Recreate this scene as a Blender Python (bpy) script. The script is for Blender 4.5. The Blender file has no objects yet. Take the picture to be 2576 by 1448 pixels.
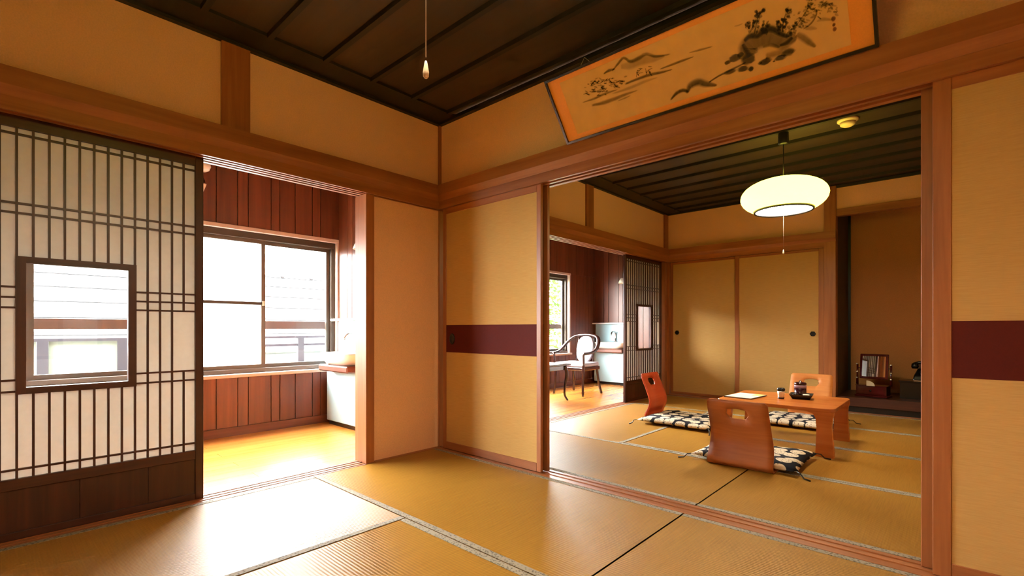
import bpy, bmesh, math, random
from mathutils import Vector, Matrix
random.seed(7)
SC = bpy.context.scene
COL = SC.collection
PI = math.pi

# ------------------------------------------------------------------ camera
F_PX, CX, CY, EYE = 1216.6, 1288.0, 826.0, 0.87
FWD = Vector((-0.6747, 0.7381, 0)).normalized()
RGT = Vector((FWD.y, -FWD.x, 0))
CAM = Vector((2.8243, -2.2959, EYE))
cd = bpy.data.cameras.new('camera'); co = bpy.data.objects.new('camera', cd); COL.objects.link(co)
co.location = CAM
co.rotation_euler = (PI / 2, 0, math.atan2(-FWD.x, FWD.y))
cd.sensor_fit = 'HORIZONTAL'; cd.sensor_width = 36.0
cd.lens = 36.0 * F_PX / 2576.0
cd.shift_y = (CY - 724.0) / 2576.0
cd.clip_start = 0.05; cd.clip_end = 200
SC.camera = co

# ------------------------------------------------------------------ sky and exposure
wd = bpy.data.worlds.new('sky'); SC.world = wd; wd.use_nodes = True
bg = wd.node_tree.nodes['Background']
bg.inputs['Color'].default_value = (1.0, 0.985, 0.96, 1)
SKY = 30.0
bg.inputs['Strength'].default_value = SKY
vs = SC.view_settings
vs.view_transform = 'Standard'; vs.look = 'None'; vs.gamma = 1.0; vs.exposure = 1.34
vs.use_curve_mapping = False
SC.cycles.caustics_reflective = False; SC.cycles.caustics_refractive = False
SC.cycles.max_bounces = 16; SC.cycles.diffuse_bounces = 10; SC.cycles.transparent_max_bounces = 16
LAMP_E = 26.0
SHADE_E = 3.2


def pix_ray(px, py):
    return FWD + RGT * ((px - CX) / F_PX) - Vector((0, 0, 1)) * ((py - CY) / F_PX)


# ------------------------------------------------------------------ materials
def lin(c):
    return tuple((v / 255 / 12.92) if v / 255 <= 0.04045 else ((v / 255 + 0.055) / 1.055) ** 2.4 for v in c)


def new_mat(name):
    m = bpy.data.materials.new(name); m.use_nodes = True
    nt = m.node_tree; p = nt.nodes['Principled BSDF']
    return m, nt, p


def ND(nt, t, **kw):
    n = nt.nodes.new(t)
    for k, v in kw.items():
        setattr(n, k, v)
    return n


def plain(name, c, rough=0.6, metal=0.0, noise=0.0, nscale=30, bump=0.0, emit=None, estr=0.0, coat=0.0, spec=0.5):
    m, nt, p = new_mat(name)
    p.inputs['Roughness'].default_value = rough; p.inputs['Metallic'].default_value = metal
    p.inputs['Specular IOR Level'].default_value = spec
    p.inputs['Coat Weight'].default_value = coat
    c = lin(c)
    tc = ND(nt, 'ShaderNodeTexCoord')
    if noise or bump:
        n = ND(nt, 'ShaderNodeTexNoise'); n.inputs['Scale'].default_value = nscale; n.inputs['Detail'].default_value = 5
        nt.links.new(tc.outputs['Object'], n.inputs['Vector'])
        r = ND(nt, 'ShaderNodeValToRGB')
        r.color_ramp.elements[0].position = 0.3; r.color_ramp.elements[1].position = 0.7
        r.color_ramp.elements[0].color = (*[v * (1 - noise) for v in c], 1)
        r.color_ramp.elements[1].color = (*[min(1, v * (1 + noise)) for v in c], 1)
        nt.links.new(n.outputs['Fac'], r.inputs['Fac']); nt.links.new(r.outputs['Color'], p.inputs['Base Color'])
        if bump:
            b = ND(nt, 'ShaderNodeBump'); b.inputs['Strength'].default_value = bump; b.inputs['Distance'].default_value = 0.002
            nt.links.new(n.outputs['Fac'], b.inputs['Height']); nt.links.new(b.outputs['Normal'], p.inputs['Normal'])
    else:
        p.inputs['Base Color'].default_value = (*c, 1)
    if emit:
        p.inputs['Emission Color'].default_value = (*emit, 1); p.inputs['Emission Strength'].default_value = estr
    return m


def wood(name, c1, c2, axis='z', rough=0.45, scale=22.0, var=0.25, coat=0.0, spec=0.5, stretch=0.05, bump=0.12):
    m, nt, p = new_mat(name)
    p.inputs['Roughness'].default_value = rough; p.inputs['Coat Weight'].default_value = coat
    p.inputs['Specular IOR Level'].default_value = spec
    p.inputs['Coat Roughness'].default_value = 0.15
    tc = ND(nt, 'ShaderNodeTexCoord'); oi = ND(nt, 'ShaderNodeObjectInfo')
    ad = ND(nt, 'ShaderNodeVectorMath', operation='MULTIPLY_ADD')
    cb = ND(nt, 'ShaderNodeCombineXYZ')
    for i in range(3):
        nt.links.new(oi.outputs['Random'], cb.inputs[i])
    ad.inputs[1].default_value = (17.3, 11.7, 5.1)
    nt.links.new(cb.outputs[0], ad.inputs[0]); nt.links.new(tc.outputs['Object'], ad.inputs[2])
    mp = ND(nt, 'ShaderNodeMapping')
    s = [scale] * 3; s['xyz'.index(axis)] = scale * stretch
    mp.inputs['Scale'].default_value = s
    nt.links.new(ad.outputs[0], mp.inputs['Vector'])
    n = ND(nt, 'ShaderNodeTexNoise'); n.inputs['Scale'].default_value = 1.0; n.inputs['Detail'].default_value = 6
    n.inputs['Roughness'].default_value = 0.62; n.inputs['Distortion'].default_value = 0.4
    nt.links.new(mp.outputs[0], n.inputs['Vector'])
    r = ND(nt, 'ShaderNodeValToRGB')
    r.color_ramp.elements[0].position = 0.28; r.color_ramp.elements[1].position = 0.72
    r.color_ramp.elements[0].color = (*lin(c1), 1); r.color_ramp.elements[1].color = (*lin(c2), 1)
    nt.links.new(n.outputs['Fac'], r.inputs['Fac'])
    hs = ND(nt, 'ShaderNodeHueSaturation')
    mr = ND(nt, 'ShaderNodeMapRange'); mr.inputs['To Min'].default_value = 1 - var; mr.inputs['To Max'].default_value = 1 + var
    nt.links.new(oi.outputs['Random'], mr.inputs['Value']); nt.links.new(mr.outputs[0], hs.inputs['Value'])
    nt.links.new(r.outputs['Color'], hs.inputs['Color']); nt.links.new(hs.outputs['Color'], p.inputs['Base Color'])
    b = ND(nt, 'ShaderNodeBump'); b.inputs['Strength'].default_value = bump; b.inputs['Distance'].default_value = 0.001
    nt.links.new(n.outputs['Fac'], b.inputs['Height']); nt.links.new(b.outputs['Normal'], p.inputs['Normal'])
    return m


M = {}
for ax in 'xyz':
    M['wood_' + ax] = wood('frame_wood_' + ax, (136, 78, 40), (172, 108, 60), ax, rough=0.42, var=0.06)
    M['dark_' + ax] = wood('dark_stained_wood_' + ax, (52, 24, 15), (82, 40, 24), ax, rough=0.4, var=0.08)
    M['plank_' + ax] = wood('red_plank_' + ax, (84, 40, 22), (118, 62, 36), ax, rough=0.38, var=0.16, scale=16)
M['ceil'] = wood('ceiling_board_wood', (50, 36, 27), (66, 48, 36), 'x', rough=0.6, var=0.12, scale=9)
M['ceil_batten'] = wood('ceiling_batten_wood', (24, 17, 12), (34, 24, 16), 'x', rough=0.6, var=0.05)
M['deck'] = wood('veranda_floor_wood', (198, 122, 48), (222, 150, 70), 'y', rough=0.22, var=0.07, scale=14, coat=0.3, bump=0.03)
M['plaster'] = plain('sand_plaster', (236, 188, 146), 0.95, noise=0.06, nscale=160, bump=0.35, spec=0.1)
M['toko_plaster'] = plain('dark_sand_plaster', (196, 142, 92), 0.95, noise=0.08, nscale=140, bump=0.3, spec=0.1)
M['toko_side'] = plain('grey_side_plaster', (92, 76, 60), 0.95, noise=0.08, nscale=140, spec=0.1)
M['subfloor'] = plain('subfloor', (90, 65, 40), 0.9)
M['heri'] = None
M['maroon'] = plain('maroon_paper_band', (86, 24, 17), 0.75, noise=0.06, nscale=200, spec=0.2)
M['black'] = plain('black_iron', (16, 12, 12), 0.35)
M['black_lacquer'] = plain('black_lacquer', (14, 9, 9), 0.25)
M['alu'] = plain('bronze_aluminium', (98, 88, 80), 0.4, metal=0.35)
M['alu_dark'] = plain('dark_bronze_aluminium', (70, 58, 48), 0.4, metal=0.3)
M['casing'] = wood('window_casing_wood', (182, 158, 146), (202, 180, 168), 'y', rough=0.5, var=0.04)
M['casing_z'] = wood('window_casing_wood_z', (182, 158, 146), (202, 180, 168), 'z', rough=0.5, var=0.04)
M['blue'] = plain('pale_blue_panel', (172, 206, 216), 0.3, noise=0.02, nscale=8)
M['ceramic'] = plain('white_ceramic', (224, 222, 216), 0.15, coat=0.4)
M['chrome'] = plain('chrome', (200, 200, 200), 0.15, metal=1.0)
M['ivory'] = plain('ivory_plastic', (226, 200, 168), 0.45)
M['cord'] = plain('cord', (190, 176, 160), 0.8)
M['white_paper'] = plain('white_paper', (232, 226, 212), 0.7)
M['yellow_paper'] = plain('yellow_paper', (226, 206, 120), 0.7)
M['menu'] = plain('dark_binder', (60, 34, 30), 0.5)
M['red_lacquer'] = plain('red_lacquer', (74, 12, 14), 0.22, coat=0.5)
M['mirror'] = plain('mirror_glass', (225, 225, 220), 0.02, metal=1.0)
M['table_wood'] = wood('table_wood', (176, 94, 40), (206, 124, 58), 'x', rough=0.25, var=0.03, coat=0.0, bump=0.0)
M['zaisu'] = wood('chair_plywood', (146, 78, 34), (176, 102, 48), 'x', rough=0.5, var=0.07, spec=0.35)
M['zaisu_red'] = wood('chair_plywood_red', (168, 60, 30), (190, 78, 40), 'x', rough=0.5, var=0.04, spec=0.35)
M['zaisu_light'] = wood('chair_plywood_light', (190, 112, 52), (212, 138, 70), 'x', rough=0.5, var=0.04, spec=0.35)
M['fabric'] = plain('grey_lilac_upholstery', (150, 142, 148), 0.9, noise=0.12, nscale=260, bump=0.3)
M['chair_dark'] = wood('dark_chair_wood', (40, 20, 16), (62, 32, 24), 'z', rough=0.22, var=0.05, coat=0.4)
M['orange_mat'] = plain('orange_mount_cloth', (228, 146, 52), 0.6, noise=0.04, nscale=220)
M['canvas'] = plain('aged_silk', (212, 164, 88), 0.7, noise=0.05, nscale=14)
M['jar'] = plain('dark_purple_glaze', (48, 14, 26), 0.2, coat=0.5)
M['jar_label'] = plain('pale_purple_band', (150, 120, 140), 0.35)
M['frosted_lamp'] = plain('sconce_glass', (250, 240, 225), 0.3)
M['railing'] = plain('grey_railing', (44, 44, 52), 0.5)
M['guard'] = plain('brown_guard_bar', (138, 120, 122), 0.5)
M['balcony'] = plain('concrete', (178, 176, 170), 0.9, noise=0.06)
M['siding'] = plain('pale_siding', (50, 55, 50), 0.8, noise=0.03)
M['infill'] = plain('pale_green_panel', (112, 124, 112), 0.8, noise=0.03)
M['roofing'] = plain('pale_metal_roof', (48, 48, 49), 0.6, noise=0.03)
M['roof_seam'] = plain('roof_seam', (22, 22, 24), 0.6)
M['soil'] = plain('garden_ground', (96, 104, 70), 0.95, noise=0.2, nscale=3)
M['bark'] = plain('bark', (84, 66, 50), 0.9, noise=0.2, nscale=12)


def leaf_mat(name, c):
    m, nt, p = new_mat(name)
    nt.nodes.remove(p)
    d = ND(nt, 'ShaderNodeBsdfDiffuse'); t = ND(nt, 'ShaderNodeBsdfTranslucent'); mx = ND(nt, 'ShaderNodeMixShader')
    tc = ND(nt, 'ShaderNodeTexCoord'); n = ND(nt, 'ShaderNodeTexNoise'); n.inputs['Scale'].default_value = 4
    nt.links.new(tc.outputs['Object'], n.inputs['Vector'])
    r = ND(nt, 'ShaderNodeValToRGB')
    r.color_ramp.elements[0].color = (*[v * 0.7 for v in lin(c)], 1); r.color_ramp.elements[1].color = (*[v * 1.3 for v in lin(c)], 1)
    nt.links.new(n.outputs['Fac'], r.inputs['Fac'])
    nt.links.new(r.outputs['Color'], d.inputs['Color']); nt.links.new(r.outputs['Color'], t.inputs['Color'])
    nt.links.new(d.outputs[0], mx.inputs[1]); nt.links.new(t.outputs[0], mx.inputs[2])
    nt.links.new(mx.outputs[0], nt.nodes['Material Output'].inputs['Surface'])
    return m


M['leaf'] = leaf_mat('leaf_green', (46, 70, 26))
M['leaf2'] = leaf_mat('leaf_pale', (62, 90, 42))
M['phone'] = plain('black_bakelite', (14, 12, 13), 0.25)
M['cloth'] = plain('pale_cloth', (196, 160, 120), 0.9)


def fusuma_paper():
    m, nt, p = new_mat('fusuma_paper')
    p.inputs['Roughness'].default_value = 0.85; p.inputs['Specular IOR Level'].default_value = 0.15
    tc = ND(nt, 'ShaderNodeTexCoord')
    mp = ND(nt, 'ShaderNodeMapping'); mp.inputs['Scale'].default_value = (14, 14, 420)
    n = ND(nt, 'ShaderNodeTexNoise'); n.inputs['Scale'].default_value = 1; n.inputs['Detail'].default_value = 3
    nt.links.new(tc.outputs['Object'], mp.inputs[0]); nt.links.new(mp.outputs[0], n.inputs['Vector'])
    r = ND(nt, 'ShaderNodeValToRGB')
    r.color_ramp.elements[0].position = 0.3; r.color_ramp.elements[1].position = 0.7
    r.color_ramp.elements[0].color = (*lin((190, 152, 90)), 1); r.color_ramp.elements[1].color = (*lin((200, 163, 101)), 1)
    nt.links.new(n.outputs['Fac'], r.inputs['Fac']); nt.links.new(r.outputs['Color'], p.inputs['Base Color'])
    return m


M['fusuma'] = fusuma_paper()


def tatami_mat(name):
    m, nt, p = new_mat(name)
    p.inputs['Roughness'].default_value = 0.44
    p.inputs['Anisotropic'].default_value = 0.72
    p.inputs['Specular IOR Level'].default_value = 0.36
    tg = ND(nt, 'ShaderNodeTangent'); tg.direction_type = 'UV_MAP'; tg.uv_map = 'UVMap'
    nt.links.new(tg.outputs[0], p.inputs['Tangent'])
    tc = ND(nt, 'ShaderNodeTexCoord')
    w = ND(nt, 'ShaderNodeTexWave'); w.wave_type = 'BANDS'; w.bands_direction = 'Y'; w.wave_profile = 'SIN'
    w.inputs['Scale'].default_value = 2 * PI / 20 / 0.0135; w.inputs['Distortion'].default_value = 0.3
    nt.links.new(tc.outputs['Object'], w.inputs['Vector'])
    mp = ND(nt, 'ShaderNodeMapping'); mp.inputs['Scale'].default_value = (220, 6, 1)
    n = ND(nt, 'ShaderNodeTexNoise'); n.inputs['Scale'].default_value = 1; n.inputs['Detail'].default_value = 4
    nt.links.new(tc.outputs['Object'], mp.inputs[0]); nt.links.new(mp.outputs[0], n.inputs['Vector'])
    r = ND(nt, 'ShaderNodeValToRGB')
    r.color_ramp.elements[0].position = 0.25; r.color_ramp.elements[1].position = 0.75
    r.color_ramp.elements[0].color = (*lin((152, 107, 38)), 1); r.color_ramp.elements[1].color = (*lin((174, 128, 52)), 1)
    nt.links.new(n.outputs['Fac'], r.inputs['Fac'])
    mx = ND(nt, 'ShaderNodeMix', data_type='RGBA', blend_type='MULTIPLY')
    mx.inputs[0].default_value = 1.0
    r2 = ND(nt, 'ShaderNodeValToRGB')
    r2.color_ramp.elements[0].color = (0.86, 0.84, 0.82, 1); r2.color_ramp.elements[1].color = (1, 1, 1, 1)
    nt.links.new(w.outputs['Fac'], r2.inputs['Fac'])
    nt.links.new(r.outputs['Color'], mx.inputs[6]); nt.links.new(r2.outputs['Color'], mx.inputs[7])
    nt.links.new(mx.outputs[2], p.inputs['Base Color'])
    b = ND(nt, 'ShaderNodeBump'); b.inputs['Strength'].default_value = 0.25; b.inputs['Distance'].default_value = 0.002
    nt.links.new(w.outputs['Fac'], b.inputs['Height']); nt.links.new(b.outputs['Normal'], p.inputs['Normal'])
    return m


M['tatami'] = tatami_mat('woven_rush')


def heri_mat():
    m, nt, p = new_mat('woven_mat_border')
    p.inputs['Roughness'].default_value = 0.8
    tc = ND(nt, 'ShaderNodeTexCoord')
    v = ND(nt, 'ShaderNodeTexVoronoi'); v.inputs['Scale'].default_value = 95
    nt.links.new(tc.outputs['Object'], v.inputs['Vector'])
    r = ND(nt, 'ShaderNodeValToRGB')
    r.color_ramp.elements[0].position = 0.15; r.color_ramp.elements[1].position = 0.5
    r.color_ramp.elements[0].color = (*lin((80, 70, 54)), 1); r.color_ramp.elements[1].color = (*lin((148, 136, 114)), 1)
    nt.links.new(v.outputs['Distance'], r.inputs['Fac']); nt.links.new(r.outputs['Color'], p.inputs['Base Color'])
    return m


M['heri'] = heri_mat()


def washi():
    m, nt, p = new_mat('shoji_paper')
    nt.nodes.remove(p)
    o = nt.nodes['Material Output']
    tc = ND(nt, 'ShaderNodeTexCoord')
    n = ND(nt, 'ShaderNodeTexNoise'); n.inputs['Scale'].default_value = 40; n.inputs['Detail'].default_value = 6
    nt.links.new(tc.outputs['Object'], n.inputs['Vector'])
    r = ND(nt, 'ShaderNodeValToRGB')
    r.color_ramp.elements[0].color = (0.70, 0.67, 0.62, 1); r.color_ramp.elements[1].color = (0.82, 0.79, 0.74, 1)
    nt.links.new(n.outputs['Fac'], r.inputs['Fac'])
    d = ND(nt, 'ShaderNodeBsdfDiffuse'); t = ND(nt, 'ShaderNodeBsdfTranslucent')
    t.inputs['Color'].default_value = (0.80, 0.77, 0.72, 1)
    nt.links.new(r.outputs['Color'], d.inputs['Color'])
    mx = ND(nt, 'ShaderNodeMixShader'); mx.inputs[0].default_value = 0.28
    nt.links.new(d.outputs[0], mx.inputs[1]); nt.links.new(t.outputs[0], mx.inputs[2]); nt.links.new(mx.outputs[0], o.inputs['Surface'])
    return m


M['washi'] = washi()


def glass(name, tint, haze=0.0):
    m, nt, p = new_mat(name)
    nt.nodes.remove(p)
    o = nt.nodes['Material Output']
    tr = ND(nt, 'ShaderNodeBsdfTransparent'); tr.inputs['Color'].default_value = (*tint, 1)
    g = ND(nt, 'ShaderNodeBsdfGlossy'); g.inputs['Roughness'].default_value = 0.01
    lw = ND(nt, 'ShaderNodeLayerWeight'); lw.inputs['Blend'].default_value = 0.5
    pw = ND(nt, 'ShaderNodeMath', operation='POWER'); pw.inputs[1].default_value = 5.0
    nt.links.new(lw.outputs['Facing'], pw.inputs[0])
    fr = ND(nt, 'ShaderNodeMath', operation='MULTIPLY_ADD'); fr.inputs[1].default_value = 0.6; fr.inputs[2].default_value = 0.03
    nt.links.new(pw.outputs[0], fr.inputs[0])
    mx = ND(nt, 'ShaderNodeMixShader')
    nt.links.new(fr.outputs[0], mx.inputs[0])
    if haze:
        tl = ND(nt, 'ShaderNodeBsdfTranslucent'); tl.inputs['Color'].default_value = (0.95, 0.95, 0.95, 1)
        m2 = ND(nt, 'ShaderNodeMixShader'); m2.inputs[0].default_value = haze
        nt.links.new(tr.outputs[0], m2.inputs[1]); nt.links.new(tl.outputs[0], m2.inputs[2])
        nt.links.new(m2.outputs[0], mx.inputs[1])
    else:
        nt.links.new(tr.outputs[0], mx.inputs[1])
    nt.links.new(g.outputs[0], mx.inputs[2]); nt.links.new(mx.outputs[0], o.inputs['Surface'])
    return m


M['glass'] = glass('clear_glass', (0.97, 0.98, 0.98))
M['glass_haze'] = glass('lightly_frosted_glass', (0.97, 0.98, 0.98), 0.35)


def shade_mat():
    m, nt, p = new_mat('lit_lamp_shade')
    p.inputs['Base Color'].default_value = (0.85, 0.82, 0.7, 1); p.inputs['Roughness'].default_value = 0.5
    p.inputs['Emission Color'].default_value = (1.0, 0.84, 0.088, 1); p.inputs['Emission Strength'].default_value = SHADE_E
    return m


M['shade'] = shade_mat()
M['bulb'] = plain('lamp_diffuser', (240, 235, 215), 0.5, emit=(1.0, 0.84, 0.60), estr=LAMP_E)


def cushion_mat():
    m, nt, p = new_mat('dotted_cushion_cloth')
    p.inputs['Roughness'].default_value = 0.9; p.inputs['Specular IOR Level'].default_value = 0.2
    tc = ND(nt, 'ShaderNodeTexCoord')
    mp = ND(nt, 'ShaderNodeMapping'); mp.inputs['Scale'].default_value = (1, 1, 0.6)
    nt.links.new(tc.outputs['Object'], mp.inputs[0])
    v = ND(nt, 'ShaderNodeTexVoronoi'); v.voronoi_dimensions = '2D'; v.inputs['Scale'].default_value = 9.5; v.inputs['Randomness'].default_value = 0.42
    nt.links.new(mp.outputs[0], v.inputs['Vector'])
    r = ND(nt, 'ShaderNodeValToRGB'); r.color_ramp.interpolation = 'LINEAR'
    r.color_ramp.elements[0].position = 0.40; r.color_ramp.elements[0].color = (1, 1, 1, 1)
    r.color_ramp.elements[1].position = 0.43; r.color_ramp.elements[1].color = (0, 0, 0, 1)
    nt.links.new(v.outputs['Distance'], r.inputs['Fac'])
    v2 = ND(nt, 'ShaderNodeTexVoronoi'); v2.voronoi_dimensions = '2D'; v2.inputs['Scale'].default_value = 42
    nt.links.new(mp.outputs[0], v2.inputs['Vector'])
    r2 = ND(nt, 'ShaderNodeValToRGB')
    r2.color_ramp.elements[0].position = 0.1; r2.color_ramp.elements[0].color = (*lin((120, 96, 88)), 1)
    r2.color_ramp.elements[1].position = 0.22; r2.color_ramp.elements[1].color = (*lin((214, 200, 176)), 1)
    nt.links.new(v2.outputs['Distance'], r2.inputs['Fac'])
    mx = ND(nt, 'ShaderNodeMix', data_type='RGBA')
    mx.inputs[6].default_value = (*lin((20, 20, 30)), 1)
    nt.links.new(r.outputs['Color'], mx.inputs[0]); nt.links.new(r2.outputs['Color'], mx.inputs[7])
    nt.links.new(mx.outputs[2], p.inputs['Base Color'])
    return m


M['cushion'] = cushion_mat()


def ink_mat(name, col):
    m, nt, p = new_mat(name)
    p.inputs['Base Color'].default_value = (*lin(col), 1); p.inputs['Roughness'].default_value = 0.8
    at = ND(nt, 'ShaderNodeAttribute'); at.attribute_name = 'ink'
    tr = ND(nt, 'ShaderNodeBsdfTransparent'); mx = ND(nt, 'ShaderNodeMixShader')
    nt.links.new(at.outputs['Fac'], mx.inputs[0]); nt.links.new(tr.outputs[0], mx.inputs[1]); nt.links.new(p.outputs[0], mx.inputs[2])
    nt.links.new(mx.outputs[0], nt.nodes['Material Output'].inputs['Surface'])
    return m


M['ink'] = ink_mat('brush_ink', (60, 44, 34))
M['seal'] = ink_mat('seal_red', (120, 46, 34))


# ------------------------------------------------------------------ mesh helpers
class MB:
    def __init__(s):
        s.v = []; s.f = []; s.smooth = []

    def add(s, vs_, fs, sm=False):
        k = len(s.v); s.v += [tuple(v) for v in vs_]
        s.f += [tuple(i + k for i in f) for f in fs]; s.smooth += [sm] * len(fs)
        return s

    def box(s, x0, x1, y0, y1, z0, z1):
        return s.add([(x0, y0, z0), (x1, y0, z0), (x1, y1, z0), (x0, y1, z0), (x0, y0, z1), (x1, y0, z1), (x1, y1, z1), (x0, y1, z1)],
                     [(0, 3, 2, 1), (4, 5, 6, 7), (0, 1, 5, 4), (1, 2, 6, 5), (2, 3, 7, 6), (3, 0, 4, 7)])

    def prism(s, pts, axis, a, b):
        def P(p, t):
            return {'x': (t, p[0], p[1]), 'y': (p[0], t, p[1]), 'z': (p[0], p[1], t)}[axis]
        n = len(pts)
        v = [P(p, a) for p in pts] + [P(p, b) for p in pts]
        f = [tuple(range(n))[::-1], tuple(range(n, 2 * n))] + [(i, (i + 1) % n, n + (i + 1) % n, n + i) for i in range(n)]
        return s.add(v, f)

    def lathe(s, prof, n=24, c=(0, 0, 0), sm=True, close=True):
        v = []; f = []
        for r, z in prof:
            for i in range(n):
                a = 2 * PI * i / n; v.append((c[0] + r * math.cos(a), c[1] + r * math.sin(a), c[2] + z))
        for j in range(len(prof) - 1):
            for i in range(n):
                f.append((j * n + i, j * n + (i + 1) % n, (j + 1) * n + (i + 1) % n, (j + 1) * n + i))
        if close:
            f.append(tuple(range(n))[::-1]); k = (len(prof) - 1) * n; f.append(tuple(range(k, k + n)))
        return s.add(v, f, sm)

    def tube(s, pts, rad, n=8, sm=True):
        pts = [Vector(p) for p in pts]
        if not isinstance(rad, (list, tuple)):
            rad = [rad] * len(pts)
        v = []; f = []
        for i, p in enumerate(pts):
            t = (pts[min(i + 1, len(pts) - 1)] - pts[max(i - 1, 0)]).normalized()
            u = Vector((0, 0, 1)) if abs(t.z) < 0.9 else Vector((1, 0, 0))
            a = t.cross(u).normalized(); b = t.cross(a).normalized()
            rr = rad[i] if isinstance(rad[i], (list, tuple)) else (rad[i], rad[i])
            for k in range(n):
                q = 2 * PI * k / n
                v.append(p + a * rr[0] * math.cos(q) + b * rr[1] * math.sin(q))
        for i in range(len(pts) - 1):
            for k in range(n):
                f.append((i * n + k, i * n + (k + 1) % n, (i + 1) * n + (k + 1) % n, (i + 1) * n + k))
        f.append(tuple(range(n))[::-1]); k = (len(pts) - 1) * n; f.append(tuple(range(k, k + n)))
        return s.add(v, f, sm)

    def mesh(s, name, mat, bev=0.0, seg=1):
        me = bpy.data.meshes.new(name); me.from_pydata(s.v, [], s.f)
        bm = bmesh.new(); bm.from_mesh(me)
        bmesh.ops.recalc_face_normals(bm, faces=bm.faces)
        if bev:
            bmesh.ops.bevel(bm, geom=list(bm.edges), offset=bev, segments=seg, affect='EDGES', profile=0.5, clamp_overlap=True)
        bm.to_mesh(me); bm.free()
        if not bev and any(s.smooth):
            for p, q in zip(me.polygons, s.smooth):
                p.use_smooth = q
        me.materials.append(mat)
        return me

    def build(s, name, mat, parent=None, loc=None, bev=0.0, seg=1):
        return obj(name, s.mesh(name, mat, bev, seg), parent, loc)


def obj(name, me, parent=None, loc=None):
    o = bpy.data.objects.new(name, me); COL.objects.link(o)
    if parent:
        o.parent = parent
    if loc:
        o.location = loc
    return o


BOXC = {}


def box(name, x0, x1, y0, y1, z0, z1, mat, parent=None, bev=0.0):
    d = (round(x1 - x0, 4), round(y1 - y0, 4), round(z1 - z0, 4))
    k = (d, mat.name, bev)
    if k not in BOXC:
        BOXC[k] = MB().box(-d[0] / 2, d[0] / 2, -d[1] / 2, d[1] / 2, 0, d[2]).mesh(name, mat, bev)
    return obj(name, BOXC[k], parent, ((x0 + x1) / 2, (y0 + y1) / 2, z0))


def struct(o, label=None):
    o['kind'] = 'structure'
    if label:
        o['label'] = label
    return o


def thing(name, label, cat, loc=(0, 0, 0), rz=0, group=None):
    o = bpy.data.objects.new(name, None); COL.objects.link(o)
    o.location = loc; o.rotation_euler = (0, 0, rz); o.empty_display_size = 0.1
    o['label'] = label; o['category'] = cat
    if group:
        o['group'] = group
    return o


def tag(o, label, cat, group=None):
    o['label'] = label; o['category'] = cat
    if group:
        o['group'] = group
    return o


def dup(root, loc, rz, label):
    r = root.copy(); COL.objects.link(r); r.location = loc; r.rotation_euler = (0, 0, rz); r['label'] = label
    for ch in list(root.children):
        c = ch.copy(); COL.objects.link(c); c.parent = r
        for g in ch.children:
            d = g.copy(); COL.objects.link(d); d.parent = c
    return r


def empty_struct(name, loc=(0, 0, 0), label=None):
    o = bpy.data.objects.new(name, None); COL.objects.link(o); o.location = loc; o['kind'] = 'structure'
    if label:
        o['label'] = label
    return o


# ------------------------------------------------------------------ dimensions
ZC = 2.386          # ceiling
ZK = 1.74           # underside of door heads
XR = 3.75           # right side of both rooms
YB = -3.75          # behind the camera
YF = 3.85           # far wall
XW = -1.5           # window wall of the veranda
YV = 4.45           # far end of the veranda
ZVC = 2.30          # veranda ceiling


# ------------------------------------------------------------------ floors
def mat_mesh(L, W):
    me = bpy.data.meshes.new('tatami_mat')
    mb = MB().box(-L / 2, L / 2, -W / 2, W / 2, -0.05, 0)
    me.from_pydata(mb.v, [], mb.f)
    uv = me.uv_layers.new(name='UVMap')
    for lp in me.loops:
        c = me.vertices[lp.vertex_index].co; uv.data[lp.index].uv = (c.x, c.y)
    me.materials.append(M['tatami'])
    return me


TM = mat_mesh(1.832, 0.912)


def tatami_room(name, y_of, label):
    ext = 4.66 if y_of(1) > 0 else 3.75
    sub = struct(box(name, -0.1, XR + 0.05, min(y_of(0), y_of(ext)), max(y_of(0), y_of(ext)), -0.12, -0.05, M['subfloor']), label)
    x0, d0 = 0.045, 0.066 + 0.0
    w = 0.92

    def mat(xa, xb, da, db):
        cx = (xa + xb) / 2; ya, yb = y_of(da), y_of(db); cy_ = (ya + yb) / 2
        long_x = (xb - xa) > abs(yb - ya)
        o = obj('tatami_mat', TM, sub, (cx - sub.location.x, cy_ - sub.location.y, 0 - sub.location.z))
        if not long_x:
            o.rotation_euler = (0, 0, PI / 2)
        for sgn in (-1, 1):
            b = box('cloth_border', -0.916, 0.916, sgn * 0.456 - (0.03 if sgn > 0 else 0), sgn * 0.456 + (0.03 if sgn < 0 else 0), -0.001, 0.0016, M['heri'], o)
    a, b_, c_, d_ = 0.07, 0.985, 1.905, 2.825
    e_ = 3.74
    mat(x0, x0 + 1.84, a, b_); mat(x0 + 1.84, x0 + 3.68, a, b_)
    mat(x0, x0 + w, b_, d_); mat(x0 + w, x0 + 2.76, b_, c_); mat(x0 + w, x0 + 2.76, c_, d_); mat(x0 + 2.76, x0 + 3.68, b_, d_)
    mat(x0, x0 + 1.84, d_, e_); mat(x0 + 1.84, x0 + 3.68, d_, e_)
    return sub


tatami_room('floor', lambda d: -d, 'yellow straw mats of the near room')
tatami_room('floor_far_room', lambda d: d, 'yellow straw mats of the far room')

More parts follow.
